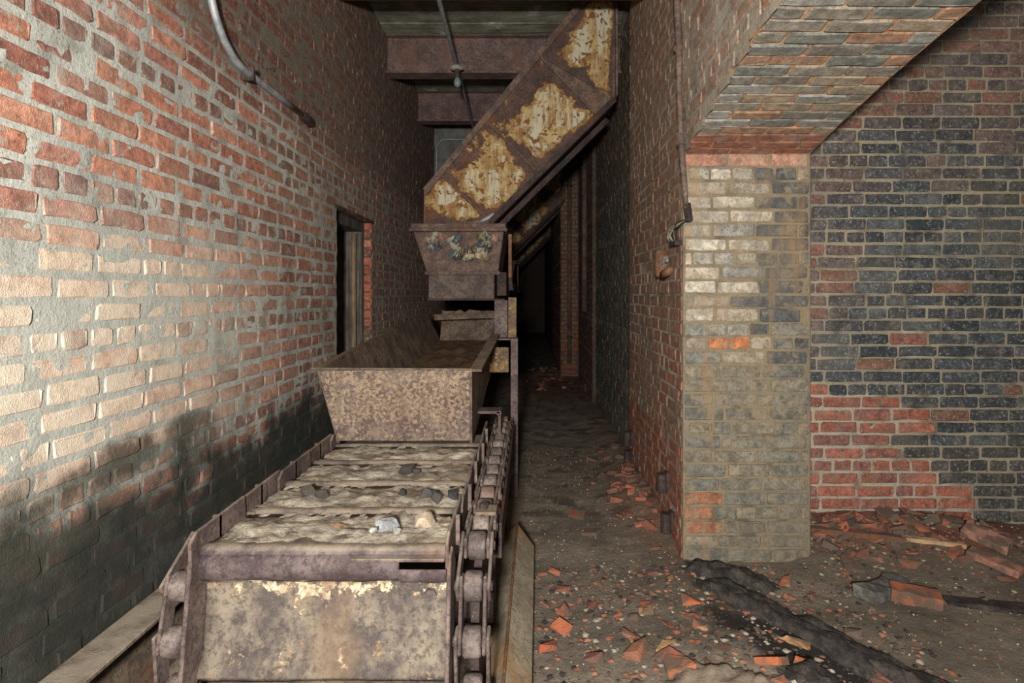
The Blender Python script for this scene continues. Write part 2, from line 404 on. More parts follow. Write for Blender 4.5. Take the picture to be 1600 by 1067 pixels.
tag(link('wall_side_room', m.mesh('wall_side_room', plain_mat('shade_black_wall', C3(26,24,22), C3(38,34,31)))), 'side room seen through the left doorway, its darkness painted into the walls', 'wall', kind='structure')  # near-black wall colour paints in the room's darkness, since the flash reaches inside

# ------------------------------------------------------------------ right wall: pier, arch, corridor side, room behind
WR, TH, PD, SP = .755, .63, 2.99, 2.03                     # plane, thickness, pier face depth, springing height
def arch(y): t_ = PD-y; return SP+.23*t_-.045*t_*t_
YB = -2.12
def rz_plane(y): return .80 if 4.6 < y < 7.4 else WR
def brick_r(y, z, head, r):
    c = r.choice([(150,100,80),(136,96,80),(160,104,80),(134,108,92),(146,114,96)])
    g = sm(fb(y*1.1, z*1.3, 12, 4)+.5*sm(z, 1.2, 2.6), .1, .6)
    c = mixc(c, (150,136,120), g*.6)
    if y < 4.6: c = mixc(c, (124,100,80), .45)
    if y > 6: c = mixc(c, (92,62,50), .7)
    if z < .55 and y < 4.9: c = mixc(c, (150,78,54), .6)
    return c
def brick_recess(y, z, head, r):
    c = r.choice([(78,84,76),(70,76,70),(94,94,84),(104,88,74)])
    return mixc(c, (108,76,60), .5*sm(z, 1.9, 2.6))
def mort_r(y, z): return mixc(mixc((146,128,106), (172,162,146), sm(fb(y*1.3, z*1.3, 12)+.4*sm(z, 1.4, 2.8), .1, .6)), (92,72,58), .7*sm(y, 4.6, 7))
RB = (brick_mat('brick_right', True, C3(136,124,108), .5, C3(160,146,126), .3, streak=C3(146,82,52)), brick_mat('brick_right_far', False, C3(136,124,108), .5, C3(160,146,126), .3, streak=C3(136,80,54)))
wr = mortar('wall_right', (WR,0,0), Y, Z, -X, PD, 4.6, 0, 3.7, .04, mort_r, .004, MM)
tag(wr, 'stained brick corridor wall on the right, streaked grey and rust', 'wall', kind='structure')
W = Wall(wr, RB)
courses(W, (WR,0,0), Y, Z, -X, PD+.012, 4.6, 0, 3.66, .07, brick_r, lambda a, b, r: .004+r.uniform(-.002,.004), hk=2)
courses(W, (.80,0,0), Y, Z, -X, 4.6, 7.4, 0, 3.66, .07, brick_recess, lambda a, b, r: .006+r.uniform(-.002,.003), hk=2)
courses(W, (WR,0,0), Y, Z, -X, 7.4, 9.58, 0, 3.66, .07, brick_r, lambda a, b, r: .005, hk=2)
courses(W, (0,9.6,0), X, Z, -Y, .47, .75, 0, 3.66, .07, brick_r, lambda a, b, r: .006+r.uniform(-.002,.004), hev=0)
courses(W, (.47,0,0), Y, Z, -X, 9.61, 13, 0, 3.66, .07, brick_r, lambda a, b, r: .005, hk=2)
W.finish(300)
for nm, P, uu, nn, u0, u1 in (('recess_mortar', (.80,0,0), Y, -X, 4.6, 7.4), ('far_mortar', (WR,0,0), Y, -X, 7.4, 9.6), ('pilaster_mortar', (0,9.6,0), X, -Y, .47, WR), ('end_mortar', (.47,0,0), Y, -X, 9.6, 21)):
    mortar(nm, P, uu, Z, nn, u0, u1, 0, 3.7, .12, (lambda a, b: (112,106,90)) if nm == 'recess_mortar' else (lambda a, b: (98,78,64)), .003, MM, parent=wr)
m = MB(); m.box(WR+.02, WR+TH, PD+.02, 4.59, 0, 3.7); m.box(.825, WR+TH, 4.6, 7.39, 0, 3.7); m.box(WR+.02, WR+TH, 7.41, 9.6, 0, 3.7); m.box(.49, WR+TH, 9.62, 21, 0, 3.7)
link('wall_core', m.mesh('wall_core', core), wr)
link('recess_edge', MB().box(WR+.002, .802, 7.395, 7.41, 0, 3.7).box(WR+.002, .802, 4.59, 4.602, 0, 3.7).mesh('recess_edge', core), wr)
# spandrel above the arch, in the same plane, towards the viewer
def mort_s(y, z): return mixc((150,138,118), (168,160,146), .5+fb(y*2, z*2, 4))
sp = mortar('wall_spandrel', (WR,0,0), Y, Z, -X, YB, PD, SP, 3.7, .035, mort_s, .004, MM, lambda a, b: b < arch(a)-.012)
tag(sp, 'brick wall face above the arched opening on the right', 'wall', kind='structure')
W = Wall(sp, RB)
def brick_s(y, z, head, r):
    if min(arch(y-.1), arch(y+.1), arch(y))+.03 > z-.03: return None
    return mixc(r.choice([(140,98,78),(128,108,92),(150,110,86)]), (172,160,142), r.uniform(.2,.8))
courses(W, (WR,0,0), Y, Z, -X, YB, PD, SP, 3.66, .07, brick_s, lambda a, b, r: .003+r.uniform(-.002,.003), hk=2)
W.finish(300)
m = MB(); N = 40
for i in range(N):
    y0 = YB+(PD-YB)*i/N; y1 = YB+(PD-YB)*(i+1)/N
    m.hexa([(WR+.012,y0,arch(y0)+.015),(WR+TH,y0,arch(y0)+.015),(WR+TH,y1,arch(y1)+.015),(WR+.012,y1,arch(y1)+.015),(WR+.012,y0,3.7),(WR+TH,y0,3.7),(WR+TH,y1,3.7),(WR+.012,y1,3.7)])
link('wall_core', m.mesh('wall_core', core), sp)
# arch soffit
SB = (brick_mat('brick_arch', True, C3(150,146,138), .35, C3(170,150,126), .3, rough=.6), brick_mat('brick_arch_far', False, C3(150,146,138), .35, C3(170,150,126), .3))
m = MB(); m.grid(lambda s, q: (WR+TH*s, PD+(YB-PD)*q, arch(PD+(YB-PD)*q)+.004*fb(s*9, q*60, 3)), 16, 130, lambda s, q: lin(mixc((186,122,80), (184,156,120), .5+fb(s*5, q*20, 6))))
so = tag(link('trim_1', m.mesh('trim_1', MM, smooth=True, fix=False)), 'brick underside of the arched opening on the right', 'arch', kind='structure')
W = Wall(so, SB); y = PD; row = 0
while y > YB+.08:
    sl = -.23+.09*(PD-y-.035); ln = math.sqrt(1+sl*sl); vv = Vector((0, -1, -sl))/ln   # towards the viewer and up
    nn = Vector((0, -sl, 1))/-ln
    yc = y-.0355/ln; r = random.Random(row+900); xo = WR+.006-(row % 2)*.105
    while xo < WR+TH-.02:
        a0 = max(xo, WR+.004); a1 = min(xo+.212, WR+TH-.004); xo += .212
        if a1-a0 < .04: continue
        q = r.choice([(142,132,116),(128,120,108),(154,136,112),(158,122,96),(120,120,110),(150,146,136)])
        if row < 3: q = mixc(q, (146,80,58), .65)
        W.brick(((a0+a1)/2, yc, arch(yc)), X, vv, nn, a1-a0-.01, .071-.011, q, .007+r.uniform(-.002,.004), r.uniform(-.01,.01))
    y -= .071/ln; row += 1
W.finish(300)
# pier face (far jamb)
def gold(X0, Z0, lst):
    for x, z in lst:
        if abs(X0-x) < .075 and abs(Z0-z) < .036: return True
def brick_p(x, z, head, r):
    c = r.choice([(138,128,110),(126,120,106),(148,134,114),(114,112,104),(134,118,98)])
    lf = 1-sm(x+.1*fb(x*4, z*4, 3), WR+.18, WR+.52)
    c = mixc(c, (208,196,176), lf*sm(z, .9, 1.4)*r.uniform(.3,1)*.9)
    if x > WR+.33 and z > 1.0 and r.random() < .6: c = mixc(c, (74,76,76), .75)
    if z < 1.0: c = mixc(c, (112,106,90), .5)
    if z > 1.96: c = mixc((160,104,82), (190,164,140), r.random()*.6)
    if gold(x, z, ((.97,1.115),)): c = (184,116,74)
    if gold(x, z, ((.84,.34),(.835,.21))): c = (152,102,76)
    return c
PB = (brick_mat('brick_pier', True, C3(150,132,104), .5, C3(60,62,62), .7, lo=.52, streak=C3(150,118,82)), brick_mat('brick_pier_far', False, C3(150,136,112), .4, C3(64,64,62), .5))
wp = mortar('wall_pier', (0,PD,0), X, Z, -Y, WR, WR+TH, 0, SP, .03, lambda a, b: mixc((138,120,92), (120,110,92), .5+fb(a*4, b*4, 3)), .003, MM)
tag(wp, 'pale brick pier face below the arch springing', 'pier', kind='structure')
W = Wall(wp, PB)
courses(W, (0,PD,0), X, Z, -Y, WR+.003, WR+TH-.003, 0, SP, .0701, brick_p, lambda a, b, r: .007+r.uniform(-.003,.003), hev=6, hk=3)
W.finish(300)
link('pier_side', MB().box(WR+TH, WR+TH+.004, PD, 3.32, 0, 3.7).mesh('pier_side', core), wp)
# back wall of the side bay
BD = 3.32
def exposed(x, z):                                         # where the glazed black faces have spalled off
    e = .06*fb(x*5, z*9, 7, 3)
    lim = [(.0,2.40),(.06,2.46),(.13,2.36),(.20,2.28),(.30,2.24),(.38,2.20),(.45,1.9),(.55,1.78),(.58,2.08),(.72,2.02),(.80,1.70)]
    if z > .80: return (abs(x-2.085) < .055 and 1.02 < z < 1.16) or (1.56 < x < 1.63 and z < .84)
    for i in range(len(lim)-1):
        if lim[i][0] <= z <= lim[i+1][0]:
            t_ = (z-lim[i][0])/(lim[i+1][0]-lim[i][0]); return x+e-.07 < lim[i][1]*(1-t_)+lim[i+1][1]*t_
    return False
def brick_b(x, z, head, r):
    if exposed(x, z):
        if r.random() < .1: return (82,80,76)
        return r.choice([(158,92,70),(146,84,66),(166,100,78),(140,88,72)])
    c = r.choice([(62,66,67),(72,76,77),(56,60,62),(86,88,86),(70,70,69)])
    e = fb(x*1.6, z*1.6, 21, 4)
    red = max((1-sm(x+.25*e, 1.55, 1.92))*sm(z, .9, 1.2), sm(z+.35*e, 1.95, 2.3))
    c = mixc(c, r.choice([(136,98,84),(120,94,86),(150,96,78),(100,86,80)]), red*.8)
    if z < .52: c = mixc(c, (80,72,64), .6)
    if r.random() < .03: c = (124,88,70)
    return c
BB = (brick_mat('brick_back', True, C3(124,110,96), .45, C3(150,150,142), .7, rough=.7, lo=.54), brick_mat('brick_back_far', False, C3(124,110,96), .45, C3(150,150,142), .7, rough=.7, lo=.54))
wb = mortar('wall_back', (0,BD,0), X, Z, -Y, WR+TH, 5, 0, 3.7, .035, lambda a, b: mixc(mixc((160,146,120), (138,128,110), .5+fb(a*3, b*3, 3)), (176,166,148), .7*exposed(a, b)), .002, MM)
tag(wb, 'black glazed brick wall with a spalled red patch beyond the arch', 'wall', kind='structure')
W = Wall(wb, BB)
courses(W, (0,BD,0), X, Z, -Y, WR+TH+.003, 5, 0, 3.66, .07, brick_b, lambda a, b, r: (.0045 if exposed(a, b) else .008)+r.uniform(-.002,.002), hev=6, hk=5)
W.finish(300)
tag(link('wall_bay_side', MB().box(5, 5.2, -2.5, 3.3, 0, 3.7).mesh('wall_bay_side', core)), 'plain dark side wall of the bay beyond the arch', 'wall', kind='structure')
tag(link('wall_end', MB().box(WL, .5, 21, 21.2, 0, 3.7).mesh('wall_end', core)), 'dark end wall of the long corridor', 'wall', kind='structure')

# ------------------------------------------------------------------ ceiling
tc = NT('stained_concrete'); a = tc.noise(6, 8, .65); b = tc.noise(1, 6, .6, tc.scale(3, 26, 3)); c_ = tc.noise(2.3, 5); d = tc.noise(60, 5)
cc = tc.mix(tc.ramp(a, .35, .65), C3(104,102,88), C3(142,140,122)); cc = tc.mix(tc.ramp(b, .5, .66, 0, .6), cc, C3(70,68,56))
cc = tc.mix(tc.ramp(c_, .58, .64, 0, .75), cc, C3(186,188,178)); conc = tc.done(cc, .9, tc.math('ADD', a, d), .5, .01)
ce = tag(link('ceiling', MB().box(WL-.3, 5.2, -2.5, 21.2, 3.64, 3.8).mesh('ceiling', conc)), 'stained concrete slab ceiling carried on steel beams', 'ceiling', kind='structure')
beam_rust = rust_mat('beam_rust', C3(92,74,70), C3(126,102,94), orange=C3(128,90,70), oamt=.4)
for k in range(12):
    y = 3.93+1.47*k
    m = MB(); m.box(WL, WR+.05, y-.012, y+.012, 3.31, 3.63); m.box(WL, WR+.05, y-.08, y+.08, 3.29, 3.312); m.box(WL, WR+.05, y-.08, y+.08, 3.622, 3.64)
    link('steel_beam', m.mesh('steel_beam', beam_rust, bevel=.003), ce)
for k in range(14):                                         # board-marked strips of the slab
    y = 4.13+.19*k
    if k % 8 == 7: continue
    x0 = WL+.01
    link('slab_strip', MB().box(x0, WR, y, y+.183, 3.628-.006*(k % 3), 3.642).mesh('slab_strip', conc, bevel=.003), ce)
dz_ = tag(link('wall_downstand', MB().box(WL, -.35, 8.0, 8.2, 2.55, 3.64).mesh('wall_downstand', plain_mat('pale_render', C3(92,90,84), C3(128,126,118), 5))), 'pale rendered cross wall hanging above the hopper', 'wall', kind='structure')

# ------------------------------------------------------------------ pipes and fittings
galv = plain_mat('galvanised', C3(120,122,122), C3(158,160,160), 20, .55, .2, metal=.35)
rustm = rust_mat('rust_plain', C3(80,65,59), C3(118,96,82), orange=C3(116,76,52), oamt=.35)
rustd = rust_mat('rust_dark', C3(44,36,34), C3(76,60,54), oamt=.2)
rusto = rust_mat('rust_orange', C3(96,66,48), C3(134,96,68), oamt=.4)
def arc(c, r, a0, a1, n, pl):
    return [Vector(c)+pl(r*math.cos(a0+(a1-a0)*i/n), r*math.sin(a0+(a1-a0)*i/n)) for i in range(n+1)]
e = tag(empty('conduit', (WL,2.3,2.3)), 'grey bent conduit clipped high on the left brick wall', 'conduit')
xw = WL+.032
pts = [(xw,2.34,3.6),(xw,2.34,2.62)]+arc((xw,2.64,2.615), .3, math.pi, 1.5*math.pi, 10, lambda a, b: Vector((0,a,b)))+[(xw,3.0,2.317),(xw,3.32,2.317)]
child('pipe', MB().tube(pts, .0155, 10).mesh('pipe', galv, True), e)
child('clip', MB().box(WL-.004, xw+.02, 2.68, 2.70, 2.285, 2.345).mesh('clip', rustd, bevel=.003), e)
child('end_fitting', MB().tube([(xw,3.30,2.317),(xw,3.35,2.316),(xw-.004,3.42,2.305)], [.02,.028,.022], 8).mesh('end_fitting', rustd), e)
e = tag(empty('ceiling_lamp', (-.63,5.07,3.2)), 'bare bulb lamp holder with disc canopy on a ceiling conduit', 'lamp')
child('conduit', MB().tube([(-.60,3.6,3.272),(-.607,3.96,3.27),(-.63,5.07,3.262),(-.675,7.2,3.262),(-.68,7.95,3.262)], .0165, 8).mesh('conduit', galv, True), e)
child('canopy', MB().tube([(-.63,5.07,3.262),(-.63,5.07,3.245),(-.63,5.07,3.235),(-.63,5.07,3.222)], [.03,.05,.058,.03], 16).mesh('canopy', plain_mat('lamp_disc', C3(150,150,140), C3(176,176,164))), e)
child('socket', MB().tube([(-.622,5.06,3.225),(-.622,5.06,3.15)], .02, 10).mesh('socket', rustd), e)
t = NT('bulb_glass'); bulbm = t.done(C3(120,128,124), .15)
child('bulb', MB().tube([(-.62,5.055,3.155),(-.62,5.055,3.13),(-.62,5.055,3.105),(-.62,5.055,3.085),(-.62,5.055,3.07)], [.015,.026,.032,.026,.008], 12).mesh('bulb', bulbm, True), e)
child('coupling', MB().tube([(-.63,5.13,3.262),(-.63,5.2,3.262)], .024, 8).mesh('coupling', rustd), e)
e = tag(empty('wall_conduit', (-1.2,7.9,2.5)), 'thin bent conduit at the pale cross wall behind the chute', 'conduit')
pts = [(-1.25,7.95,2.4),(-1.25,7.95,3.2)]+arc((-1.13,7.95,3.26), .12, math.pi, .5*math.pi, 6, lambda a, b: Vector((a,0,b)))+[(-.5,7.95,3.38)]
child('pipe', MB().tube(pts, .017, 8).mesh('pipe', galv, True), e)
child('clip', MB().box(-1.28,-1.22,7.92,8.0,2.85,2.88).mesh('clip', rustd), e)
e = tag(empty('rusty_conduit', (.74,2.95,1.7)), 'rusty conduit hanging down the pier corner with frayed end', 'conduit')
child('pipe', MB().tube([(.735,3.06,3.6),(.734,3.03,2.82),(.738,3.0,2.55),(.732,2.98,2.35),(.735,2.95,2.09),(.738,2.93,1.98),(.742,2.91,1.86),(.748,2.90,1.745)], [.018,.018,.019,.014,.014,.016,.014,.012], 8).mesh('pipe', rustm, True), e)
child('clamp', MB().tube([(.755,3.03,2.555),(.73,2.99,2.555)], .022, 10).mesh('clamp', rusto), e)
child('coupling', MB().tube([(.735,2.955,2.12),(.735,2.945,2.06)], .023, 8).mesh('coupling', rustm), e)
child('torn_end', MB().bar((.75,2.9,1.77), (.765,2.91,1.685), .03, .03).mesh('torn_end', rustd, bevel=.004), e)
e = tag(empty('junction_box', (.74,3.1,1.55)), 'broken junction box with loose black and copper wires', 'junction box')
child('box_shell', MB().box(.715,.757,3.0,3.12,1.575,1.60).box(.715,.757,3.10,3.12,1.6,1.66).mesh('box_shell', rustd, bevel=.003), e)
blk = plain_mat('black_insulation', C3(24,24,24), C3(44,44,42), 30, .6); cop = plain_mat('old_copper', C3(176,132,72), C3(206,164,100), 30, .4, metal=.5); clo = plain_mat('grey_cloth', C3(110,112,112), C3(150,150,146), 40)
for i in range(6):
    r = random.Random(i+5); y = 3.0+.025*i
    p0 = Vector((.748,2.92,1.69)); p1 = Vector((.72,y,1.67+r.uniform(-.02,.02))); p2 = Vector((.70+r.uniform(0,.03),y+.02,1.63)); p3 = Vector((.735,y+.03,1.59))
    child('wire', MB().tube([p0, (p0+p1)/2+Vector((-.01,0,r.uniform(-.02,.01))), p1, p2, p3], .0055, 6).mesh('wire', (blk, cop, clo)[i % 3], True), e)
e = tag(empty('iron_fitting', (.73,3.28,1.45)), 'rusted iron conduit body with cut wires on the right wall', 'fitting')
child('shell', MB().tube([(.715,3.30,1.575),(.715,3.30,1.56),(.715,3.30,1.44),(.715,3.30,1.425)], [.025,.036,.036,.026], 12).mesh('shell', rusto, True), e)
child('outlet', MB().tube([(.72,3.29,1.435),(.725,3.2,1.45),(.735,3.14,1.46)], [.026,.022,.018], 10).mesh('outlet', rusto, True), e)
for i in range(3): child('cut_wire', MB().tube([(.71,3.26-.02*i,1.48),(.70,3.20-.02*i,1.50+.012*i),(.71,3.14,1.505+.01*i)], .005, 6).mesh('cut_wire', clo), e)
for i, (y, z, plane, lab) in enumerate(((3.30,.31,WR,'upper rusted hinge iron near the pier corner'),(3.20,.13,WR,'lower rusted hinge iron near the pier corner'),(4.47,.27,WR,'upper rusted hinge iron where the dark recess begins'),(4.47,.13,WR,'lower rusted hinge iron where the dark recess begins'),(7.9,.12,WR,'small far hinge iron low on the corridor wall'),(6.6,1.88,.80,'small iron bracket high on the dark green bricks'))):
    e = tag(empty('hinge_iron', (plane,y,z)), lab, 'hinge', 'hinge irons on the right wall')
    child('plate', MB().box(plane-.02, plane+.0, y-.035, y+.035, z-.05, z+.05).mesh('plate', rustd, bevel=.006), e)
    child('knuckle', MB().tube([(plane-.045,y-.03,z-.055),(plane-.045,y-.03,z+.045)], [.028,.024], 10).mesh('knuckle', rustd), e)
    child('arm', MB().bar((plane-.045,y-.03,z-.035), (plane-.005,y+.05,z-.03), .03, .045).mesh('arm', rustm, bevel=.006), e)
for nm, x, y, z0, z1, lab in (('downpipe', .60, 9.45, .25, 3.62, 'long rusty downpipe in front of the far pilaster'), ('downpipe', .72, 8.15, 1.1, 3.62, 'rusty downpipe on the corridor wall nearer than the pilaster')):
    e = tag(empty(nm, (x,y,z0)), lab, 'pipe')
    child('pipe', MB().tube([(x,y,z0),(x,y,z1)], .035, 10).mesh('pipe', rustm, True), e)
    for zz in (z0+.4, z1-.6): child('bracket', MB().box(x-.045,x+.05,y-.045,y+.045,zz,zz+.03).mesh('bracket', rustd), e)

# ------------------------------------------------------------------ chutes
CY = 4.65; K = 202.
def cp(px, py, y=CY): return Vector(((px-830)/K, y, 1.33+(460-py)/K))
chute_paint = rust_mat('chute_paint', C3(66,50,46), C3(96,72,60), paint=C3(172,148,98), pamt=.80, orange=C3(112,60,28), edge=True, pscale=4.2)
PAN = [[(664,352),(664,300),(687,272),(763,342)], [(688,271),(757,188),(838,267),(764,341)], [(758,187),(841,88),(929,179),(839,266)], [(842,87),(917,-4),(962,-4),(956,153)]]
def make_chute(lab):
    e = tag(empty('conveyor_chute', (0,CY,1.85)), lab, 'chute', 'sloping coal chutes')
    outline = [(662,354),(662,298),(917,-6),(964,-6),(962,150),(764,344),(766,354)]
    m = MB(); f = [cp(*p, CY+.012) for p in outline]
    child('casing', m.prism(f, (0,.46,0)).mesh('casing', rustm), e)
    for q in PAN:
        A, B, D, E = [cp(*p) for p in q]
        def pos(s, t_, A=A, B=B, D=D, E=E): return (A*(1-s)+B*s)*(1-t_)+(E*(1-s)+D*s)*t_ + Vector((0,-.004-.006*math.sin(math.pi*s)*math.sin(math.pi*t_),0))
        m = MB(); ef = lambda s, t_: (min(1, 6*min(s,1-s))*min(1, 4.5*max(0, t_-.16))*min(1, 9*(1-t_)),)*3+(1,)
        m.grid(pos, 24, 24, ef); n0 = len(m.v)
        m.grid(lambda s, t_: pos(s, t_)+Vector((0,.016,0)), 1, 1, lambda s, t_: (0,0,0,1))
        child('panel', m.mesh('panel', chute_paint, True), e)
    for (a, b) in (((687,271),(763,342)), ((757,187),(838,268)), ((841,87),(930,180))):
        child('seam_strip', MB().bar(cp(*a)+Vector((0,-.012,0)), cp(*b)+Vector((0,-.012,0)), .012, .03, (0,1,0)).mesh('seam_strip', rustm, bevel=.003), e)
    child('upper_flange', MB().bar(cp(665,299), cp(915,-2), .05, .045, (0,1,0)).mesh('upper_flange', rustm, bevel=.004), e)
    child('end_flange', MB().box(.648,.668,CY-.03,CY+.48,2.86,3.63).mesh('end_flange', rustm, bevel=.003), e)
    a, b = cp(766,348,CY-.01), cp(960,156,CY-.01)
    child('lower_angle', MB().bar(a, b, .045, .035, (0,1,0)).bar(a+Vector((0,.06,-.02)), b+Vector((0,.06,-.02)), .10, .012, (-1,0,1)).mesh('lower_angle', rustd, bevel=.003), e)
    child('rear_angle', MB().bar(a+Vector((0,.44,-.03)), b+Vector((0,.44,-.03)), .05, .05, (0,1,0)).mesh('rear_angle', rustd, bevel=.003), e)
    child('weld_bead', MB().tube([cp(752,346,CY-.02),cp(762,342,CY-.025),cp(772,334,CY-.02)], [.01,.018,.01], 7).mesh('weld_bead', galv), e)
    return e
def copy_thing(e, off, lab):
    r = e.copy(); C.objects.link(r); r.location = Vector(e.location)+Vector(off); r['label'] = lab
    for ch in list(e.children):
        c = ch.copy(); C.objects.link(c); c.parent = r
        for g in ch.children:
            d = g.copy(); C.objects.link(d); d.parent = c
    return r
ch = make_chute('nearest sloping steel chute with flaking cream paint above the hopper')
copy_thing(ch, (-.14,4.85,-.05), 'second sloping chute partly hidden behind the nearest chute')
copy_thing(ch, (-.14,9.7,-.05), 'farthest sloping chute deep in the dark corridor')

# ------------------------------------------------------------------ hopper
def make_hopper(lab):
    e = tag(empty('feed_hopper', (-.5,4.5,1.29)), lab, 'hopper', 'hoppers below the chutes')
    y0, y1 = 4.5, 5.2
    T = [(-.885,y0,1.80),(-.205,y0,1.80),(-.205,y1,1.80),(-.885,y1,1.80)]; B = [(-.79,y0+.05,1.50),(-.25,y0+.05,1.50),(-.25,y1-.05,1.50),(-.79,y1-.05,1.50)]
    child('hopper_body', MB().hexa(B+T).mesh('hopper_body', rustm, bevel=.006), e)
    child('top_rim', MB().box(-.912,-.18,y0-.03,y1+.02,1.80,1.825).box(-.90,-.19,y0-.015,y1,1.825,1.86).mesh('top_rim', rustm, bevel=.004), e)
    child('lower_rim', MB().box(-.80,-.235,y0+.02,y1-.02,1.478,1.505).mesh('lower_rim', rustm, bevel=.004), e)
    child('spout', MB().box(-.775,-.278,y0+.03,y1-.1,1.295,1.48).mesh('spout', rust_mat('spout_rust', C3(70,58,54), C3(104,90,80), dust=C3(120,110,100), oamt=.1), bevel=.006), e)
    child('spout_lip', MB().box(-.78,-.20,y0+.022,y1-.1,1.285,1.298).mesh('spout_lip', rustd), e)
    child('side_box', MB().box(-.262,-.19,y0+.1,y1-.15,1.32,1.50).mesh('side_box', rustd, bevel=.004), e)
    child('hanger_rod', MB().tube([(-.158,4.5,1.78),(-.158,4.5,1.46)], .014, 8).mesh('hanger_rod', rusto), e)
    child('hanger_tip', MB().tube([(-.158,4.5,1.46),(-.150,4.5,1.36)], [.012,.02], 8).mesh('hanger_tip', rustd), e)
    pk = objcol_mat('flaked_paint', 40, .7, C3(70,66,60), .4); r = random.Random(3)
    cols = [(92,102,104),(150,158,158),(196,180,148),(172,124,104),(88,96,96),(190,180,156),(110,100,74),(62,70,72)]
    for i in range(44):
        cx = r.choice([-.74,-.70,-.60,-.56,-.45,-.37,-.34,-.31])+r.uniform(-.04,.04); cz = r.uniform(1.60,1.77); 
        if -.53 < cx < -.42 and cz > 1.66: cz -= .07
        t_ = (cz-1.5)/.3; yy = 4.55-.05*t_-.004; sx = r.uniform(.014,.036); sz = r.uniform(.016,.055)
        m = MB(); cur = r.uniform(.01,.03); ang = r.uniform(-.7,.7)
        def ps(s, q):
            a = (s-.5)*sx*2; b = (q-.5)*sz*2; w_ = 1-.5*abs(q-.5)+.2*math.sin(9*q+i)
            a *= w_; dy = -cur*(2*abs(s-.5))**2*(1 if q > .3 else 1.6)
            return Vector((cx+a*math.cos(ang)-b*math.sin(ang), yy+dy-.002, cz+a*math.sin(ang)+b*math.cos(ang)))
        m.grid(ps, 4, 4); m.grid(lambda s, q: ps(s, q)+Vector((0,.003,0)), 4, 4)
        o = child('paint_flake', m.mesh('paint_flake', pk), e); o.color = lin(r.choice(cols))
    return e
hp = make_hopper('rusty trapezoid feed hopper with peeling grey and cream paint')
copy_thing(hp, (-.05,4.85,0), 'far feed hopper behind the nearest one on the dark trough')

# ------------------------------------------------------------------ trough
trough_rust = rust_mat('trough_rust', C3(74,60,52), C3(116,98,80), orange=C3(118,74,44), oamt=.3, dust=C3(132,116,96))
front_rust = rust_mat('trough_front', C3(82,68,64), C3(118,102,92), paint=C3(160,142,118), pamt=.42, orange=C3(104,80,62), oamt=.3, pscale=60, band=(.70,.76,1.2,1.3,.10), rimc=C3(122,98,76))
tr = tag(empty('feed_trough', (-.6,2.86,.62)), 'long rusted steel feed trough above the pan conveyor', 'trough')
def plate(name, A, B, D, E, th, mat, jag=0, nu=14, nv=5):       # A-B bottom, E-D top
    A, B, D, E = map(Vector, (A, B, D, E)); n = (B-A).cross(E-A).normalized()*th; m = MB()
    def ps(s, q):
        p = (A*(1-s)+B*s)*(1-q)+(E*(1-s)+D*s)*q
        return p+(E-A).normalized()*(jag*fb(s*11, 3, th*100, 3) if q == 1 else 0)+n.normalized()*.004*fb(s*4, q*4, A.x*7)
    m.grid(ps, nu, nv); k = len(m.v); m.grid(lambda s, q: ps(s, q)+n, nu, nv)
    ring = [i for i in range(nu+1)]+[j*(nu+1)+nu for j in range(1, nv+1)]+[nv*(nu+1)+i for i in range(nu-1, -1, -1)]+[j*(nu+1) for j in range(nv-1, 0, -1)]
    for i in range(len(ring)):
        a, b = ring[i], ring[(i+1) % len(ring)]; m.f.append((a, b, k+b, k+a))
    return child(name, m.mesh(name, mat), tr)
plate('front_plate', (-.925,2.875,.635), (-.28,2.875,.635), (-.28,2.85,.972), (-1.0,2.85,.972), .012, front_rust, .003)
plate('side_plate', (-.925,2.87,.62), (-.80,5.3,.90), (-.915,5.25,1.165), (-1.02,2.86,.972), .012, trough_rust, .02, 20)
plate('side_plate', (-.28,5.3,.90), (-.28,2.87,.62), (-.28,2.86,.965), (-.245,5.25,1.145), .012, trough_rust, .006, 20)
plate('rim_flange', (-1.06,2.84,.974), (-.955,5.25,1.165), (-.915,5.25,1.172), (-1.01,2.85,.98), .010, trough_rust, .004, 20, 2)
plate('rim_flange', (-.292,2.85,.975), (-.262,4.4,1.09), (-.205,4.4,1.09), (-.235,2.85,.975), .012, trough_rust, .004, 16, 2)
plate('trough_floor', (-.925,2.88,.64), (-.28,2.88,.64), (-.28,5.3,.92), (-.80,5.3,.92), .012, rust_mat('trough_floor_rust', C3(70,50,38), C3(110,82,58), dust=C3(120,92,66)), 0, 10, 20)
plate('back_plate', (-.80,5.28,.9), (-.28,5.28,.9), (-.3,5.28,1.19), (-.78,5.28,1.19), .012, trough_rust, .03, 12, 3)
child('cross_bar', MB().bar((-.78,4.85,1.145), (-.225,4.85,1.165), .035, .045).bar((-.78,4.835,1.165), (-.225,4.835,1.185), .06, .008).mesh('cross_bar', trough_rust, bevel=.003), tr)
child('bolt_head', MB().tube([(-.27,4.7,1.13),(-.27,4.66,1.135)], .03, 8).mesh('bolt_head', rustm), tr)
child('front_edge', MB().bar((-1.04,2.846,.978), (-.275,2.846,.974), .016, .012).mesh('front_edge', trough_rust, bevel=.003), tr)
child('corner_strip', MB().bar((-.285,2.848,.64), (-.285,2.838,.965), .014, .014, (0,1,0)).mesh('corner_strip', trough_rust, bevel=.003), tr)
yel = rust_mat('plate_paint', C3(84,66,56), C3(116,96,76), paint=C3(150,140,100), pamt=.5, pscale=12)
child('cover_plate', MB().box(-.275,-.147,3.93,3.95,.82,.985).mesh('cover_plate', yel, bevel=.004), tr)
po = tag(empty('angle_post', (-.11,3.97,0)), 'upright rusty steel angle post beside the trough on the aisle floor', 'post')
lilac = rust_mat('post_rust', C3(80,66,64), C3(116,98,92), oamt=.5, orange=C3(128,88,46))
